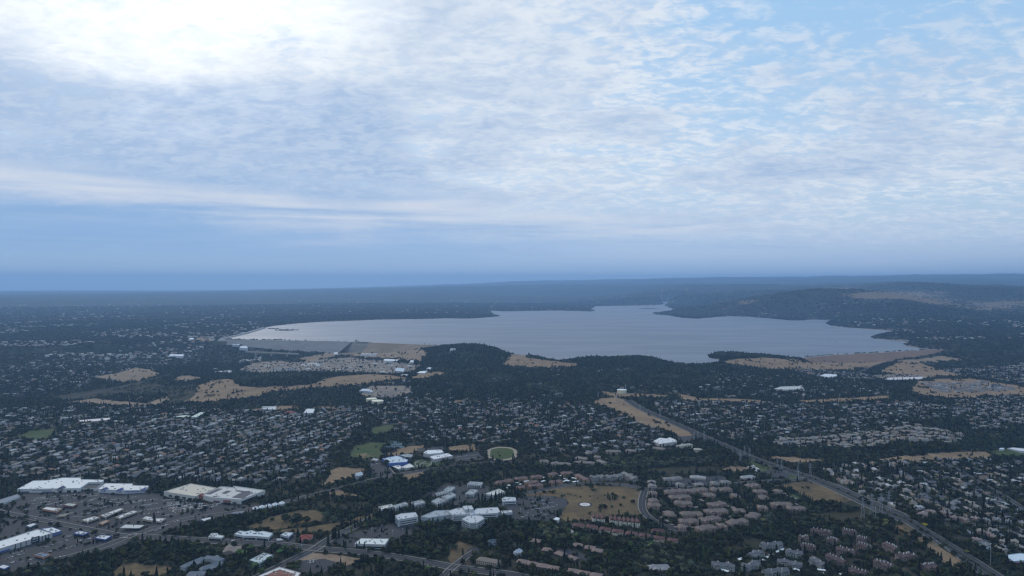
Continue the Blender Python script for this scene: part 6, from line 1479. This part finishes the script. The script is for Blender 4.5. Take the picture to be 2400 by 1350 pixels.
def put_car(x, y, ang, where, group):
    global CARM
    z = float(zg(x, y)) + .85
    nm, col, _ = rnd.choices(CARC, [c[2] for c in CARC])[0]; root = empty('car', (x, y, z), None, 'car', group); root.rotation_euler.z = ang; root.scale = (1.08,) * 3
    if CARM is None:
        b, c, w = car_parts(); CARM = [mesh_obj('body', *b, M_CAR, parent=root), mesh_obj('cabin', *c, M_GLASS, parent=root), mesh_obj('wheels', *w, M_TYRE, parent=root, kind='stuff')]; obs = CARM
    else:
        obs = []
        for o in CARM: q = o.copy(); COL.objects.link(q); q.parent = root; obs.append(q)
    obs[0].color = (*col, 1); px, py = project(np.array([x, y, z])); PENDING.append((root, float(px), float(py), nm + ' car ' + where, group))
BAYS = []
def rows(line, n, where, group, fill=.8, gap=3.0, turn=PI / 2, jit=.3):
    g = ground_at([line[0], line[2]], [line[1], line[3]])[:, :2]; d = g[1] - g[0]; L = np.linalg.norm(d); e = d / L; a = math.atan2(e[1], e[0])
    nr = np.array([-e[1], e[0]])
    if gap < 4:
        for k in range(int(L / gap) + 1): BAYS.append(box_v(g[0] + e * gap * k, .22, 5.2, 0, 0, a)[:4])
    for k in range(int(L / gap)):
        if rnd.random() < fill:
            p = g[0] + e * gap * (k + .5)
            if occ(p[0], p[1]) == 4: continue
            car(p[0] + rnd.gauss(0, jit), p[1] + rnd.gauss(0, jit), a + turn + rnd.gauss(0, .04) + (PI if rnd.random() < .5 else 0), where, group)
gr = 'cars parked before the big stores'
for l in [(392,1180,440,1172),(390,1186,440,1178),(395,1192,450,1183),(400,1198,462,1188),(410,1203,470,1193),(438,1190,474,1184),(455,1180,510,1184),(470,1192,512,1186),(382,1174,420,1170),(388,1188,430,1182),(396,1195,440,1187),(404,1201,455,1191),(430,1199,480,1190),(460,1189,515,1181),(480,1186,520,1181),(392,1183,420,1179)]: rows(l, 0, 'parked', gr, .93)
gr = 'cars parked in the west lot'
for l in [(80,1170,125,1163),(85,1188,125,1181),(130,1186,170,1180),(210,1172,250,1166),(225,1182,262,1176),(265,1180,300,1174),(300,1178,345,1171),(310,1190,355,1184),(345,1196,385,1190),(265,1205,300,1198),(140,1206,180,1202),(70,1175,120,1168),(75,1182,118,1176),(160,1182,200,1176),(205,1188,250,1180),(255,1186,330,1176),(330,1186,372,1180),(300,1204,340,1197),(325,1208,380,1200),(190,1206,228,1201),(60,1196,92,1190),(180,1164,235,1157),(380,1210,430,1203),(110,1166,180,1160),(118,1172,178,1166),(125,1180,150,1174),(170,1168,245,1160),(200,1178,222,1172),(220,1196,255,1186),(155,1214,200,1210),(260,1172,320,1165),(290,1180,370,1170)]: rows(l, 0, 'parked', gr, .55)
gr = 'cars queuing towards the crossroads'
for l in [(330,1254,430,1217),(333,1257,380,1238),(290,1263,330,1250)]: rows(l, 0, 'queuing', gr, .72, 8.5, 0)
gr = 'cars parked at the hospital'
for l in [(1166,1185,1180,1185),(1186,1185,1206,1185),(1210,1185,1222,1185),(1222,1213,1238,1206),(1240,1211,1254,1210),(1256,1205,1268,1203),(1246,1178,1280,1172),(1252,1186,1300,1178),(1262,1194,1300,1188),(1245,1196,1262,1192),(1270,1208,1284,1205),(1212,1170,1222,1169)]: rows(l, 0, 'parked', gr, .55)
gr = 'cars parked around the sign tower store'
for l in [(2,1315,30,1308),(30,1300,62,1290),(50,1318,85,1308),(100,1285,130,1276),(130,1275,160,1266),(20,1322,40,1316),(150,1262,170,1255),(60,1326,100,1316),(90,1300,135,1289),(140,1290,180,1280),(180,1270,215,1262),(20,1308,60,1297),(120,1310,160,1302)]: rows(l, 0, 'parked', gr, .5)
gr = 'cars parked by the town houses'
rows((1566,1247,1612,1258), 0, 'parked', gr, .9)
gr = 'cars parked along the shop row'
rows((552,1267,640,1267), 0, 'parked', gr, .28)
rows((540,1268,552,1268), 0, 'parked', gr, .8)
gr = 'vehicles on the dirt lot'
for l in [(716,1316,745,1312),(720,1320,742,1317),(740,1324,752,1320),(752,1335,775,1340)]: rows(l, 0, 'parked', gr, .6)
gr = 'cars parked by the school'
for l in [(1070,1072,1120,1066),(1075,1078,1125,1072),(872,1090,890,1086)]: rows(l, 0, 'parked', gr, .3)
gr = 'moving cars on the boulevard'
for x, y in [(1928,1127),(1985,1150),(2030,1178),(2232,1263),(2296,1343),(1842,1104),(1712,1052),(2075,1200)]: rows((x, y, x + 6, y + 3), 0, 'driving', gr, .8, 7, 0)
gr = 'moving cars on the town roads'
for x, y, dx, dy in [(483,1277,6,.5),(430,1276,6,.5),(742,1282,4,-4),(755,1290,6,.6),(730,1292,4,-3),(708,1300,4,-3),(780,1293,6,1),(796,1296,6,1),(745,1158,5,-1),(784,1150,5,-1),(1058,1331,5,2),(120,1223,6,2),(80,1216,6,2),(210,1240,6,2),(15,1204,6,1),(1127,1148,5,-.5),(2228,1258,5,3)]: rows((x, y, x + dx, y + dy), 0, 'driving', gr, 1, 6, 0)
CARS.sort(key=lambda c: math.hypot(c[0], c[1]))
for c in CARS[:296]: put_car(*c)
MORE = [c[:3] for c in CARS[296:]]
bv_ = [(x, y, float(zg(x, y)) + .66) for q in BAYS for x, y, _ in q]
mesh_obj('bay_markings', bv_, [(4 * i, 4 * i + 1, 4 * i + 2, 4 * i + 3) for i in range(len(BAYS))], M_WHITE, kind='structure')
if MORE:
    (bv, bf), (cv, cf), _ = car_parts(); V, F, MI = [], [], []
    for x, y, a in MORE:
        z = float(zg(x, y)) + .85
        for v_, f_, m_ in ((bv, bf, 0 if rnd.random() < .72 else 1), (cv, cf, 2)):
            n = len(V); V += xf(v_, (x, y), a, z); F += [tuple(n + q for q in t) for t in f_]; MI += [m_] * len(f_)
    mesh_obj('parked_cars', V, F, [M_WHITE, M_METAL, M_GLASS], MI, kind='stuff')
# white delivery lorry by the shops
g = gpt(656, 1269); root = empty('lorry', tuple(g + [0, 0, .8]), 'white box lorry parked right of the longest shop strip', 'lorry')
part(root, 'cargo_box', box_v((g[0] - 1.5, g[1]), 9, 2.6, g[2] + 1.6, g[2] + 4.6), BOXF, M_WHITE); part(root, 'cab', box_v((g[0] + 4.6, g[1]), 2.6, 2.4, g[2] + 1.2, g[2] + 3.4), BOXF, M_METAL); part(root, 'chassis', box_v((g[0], g[1]), 11.5, 2.2, g[2] + .9, g[2] + 1.55), BOXF, M_TYRE)

# ------------------------------------------------------------------ names for what repeats
for q in [(1505, 1180, 'the hook road'), (1112, 1293, 'the cul-de-sac'), (1371, 1183, 'the helipad'), (1176, 1063, 'the running track'), (1060, 1295, 'the small golden field'), (1900, 1150, 'the golden corner field'), (2050, 1185, 'the pylon group'), (2120, 1245, 'the golden strip field'),
          (740, 1287, 'the main crossroads'), (300, 1257, 'the west crossroads'), (330, 1338, 'the golden field at bottom left'), (770, 1318, 'the dirt lot'), (690, 1222, 'the golden slope'), (1285, 1190, 'the hospital lot'), (870, 1255, 'the clinic lot'), (2200, 1280, 'the dry strip field'), (2190, 1070, 'the long dry field'),
          (430, 1195, 'the packed lot'), (1890, 1120, 'the boulevard junction'), (2300, 1135, 'the right avenue'), (2270, 1330, 'the boulevard bend'), (1000, 1318, 'the lower main road'), (800, 1155, 'the store road'), (1440, 1310, 'the lowest woods'), (1650, 1300, 'the creek meadow'), (2166, 1233, 'the upper yellow tree'), (2267, 1297, 'the lower yellow tree'), (2000, 1120, 'the right street'), (985, 1345, 'the lower road fork'), (180, 1320, 'the oak belt'), (1570, 960, 'the power line strip'), (1500, 1085, 'the creek woods')]: lm(*q)
ORD = ['', 'second ', 'third ', 'fourth ', 'fifth ', 'sixth ', 'seventh ', 'eighth ', 'ninth ', 'tenth ', 'eleventh ', 'twelfth ']
def ordn(k): return ORD[k] if k < 12 else '%d%s ' % (k + 1, 'th' if (k + 1) % 100 in (11, 12, 13) else {1: 'st', 2: 'nd', 3: 'rd'}.get((k + 1) % 10, 'th'))
LMW = [(gpt(a, b), a, b, p) for a, b, p in LM if p]
cells = {}
for root, px, py, look, group in PENDING:
    if look is None: continue
    p = np.array(root.location[:2]); j = min(range(len(LMW)), key=lambda k: (math.hypot((LMW[k][1] - px), (LMW[k][2] - py) * 2.2)))
    g, a, b, ph = LMW[j]; dx, dy = px - a, (py - b) * 2.2
    rel = ('right of' if dx > 0 else 'left of') if abs(dx) > abs(dy) else ('in front of' if dy > 0 else 'behind')
    cells.setdefault((look, rel, ph), []).append((math.hypot(dx, dy), root))
for (look, rel, ph), L in cells.items():
    L.sort(key=lambda t: t[0])
    for k, (d, root) in enumerate(L):
        root['label'] = '%s %s %s' % (look, rel, ph) + ('' if len(L) == 1 else ', %snearest' % ordn(k))
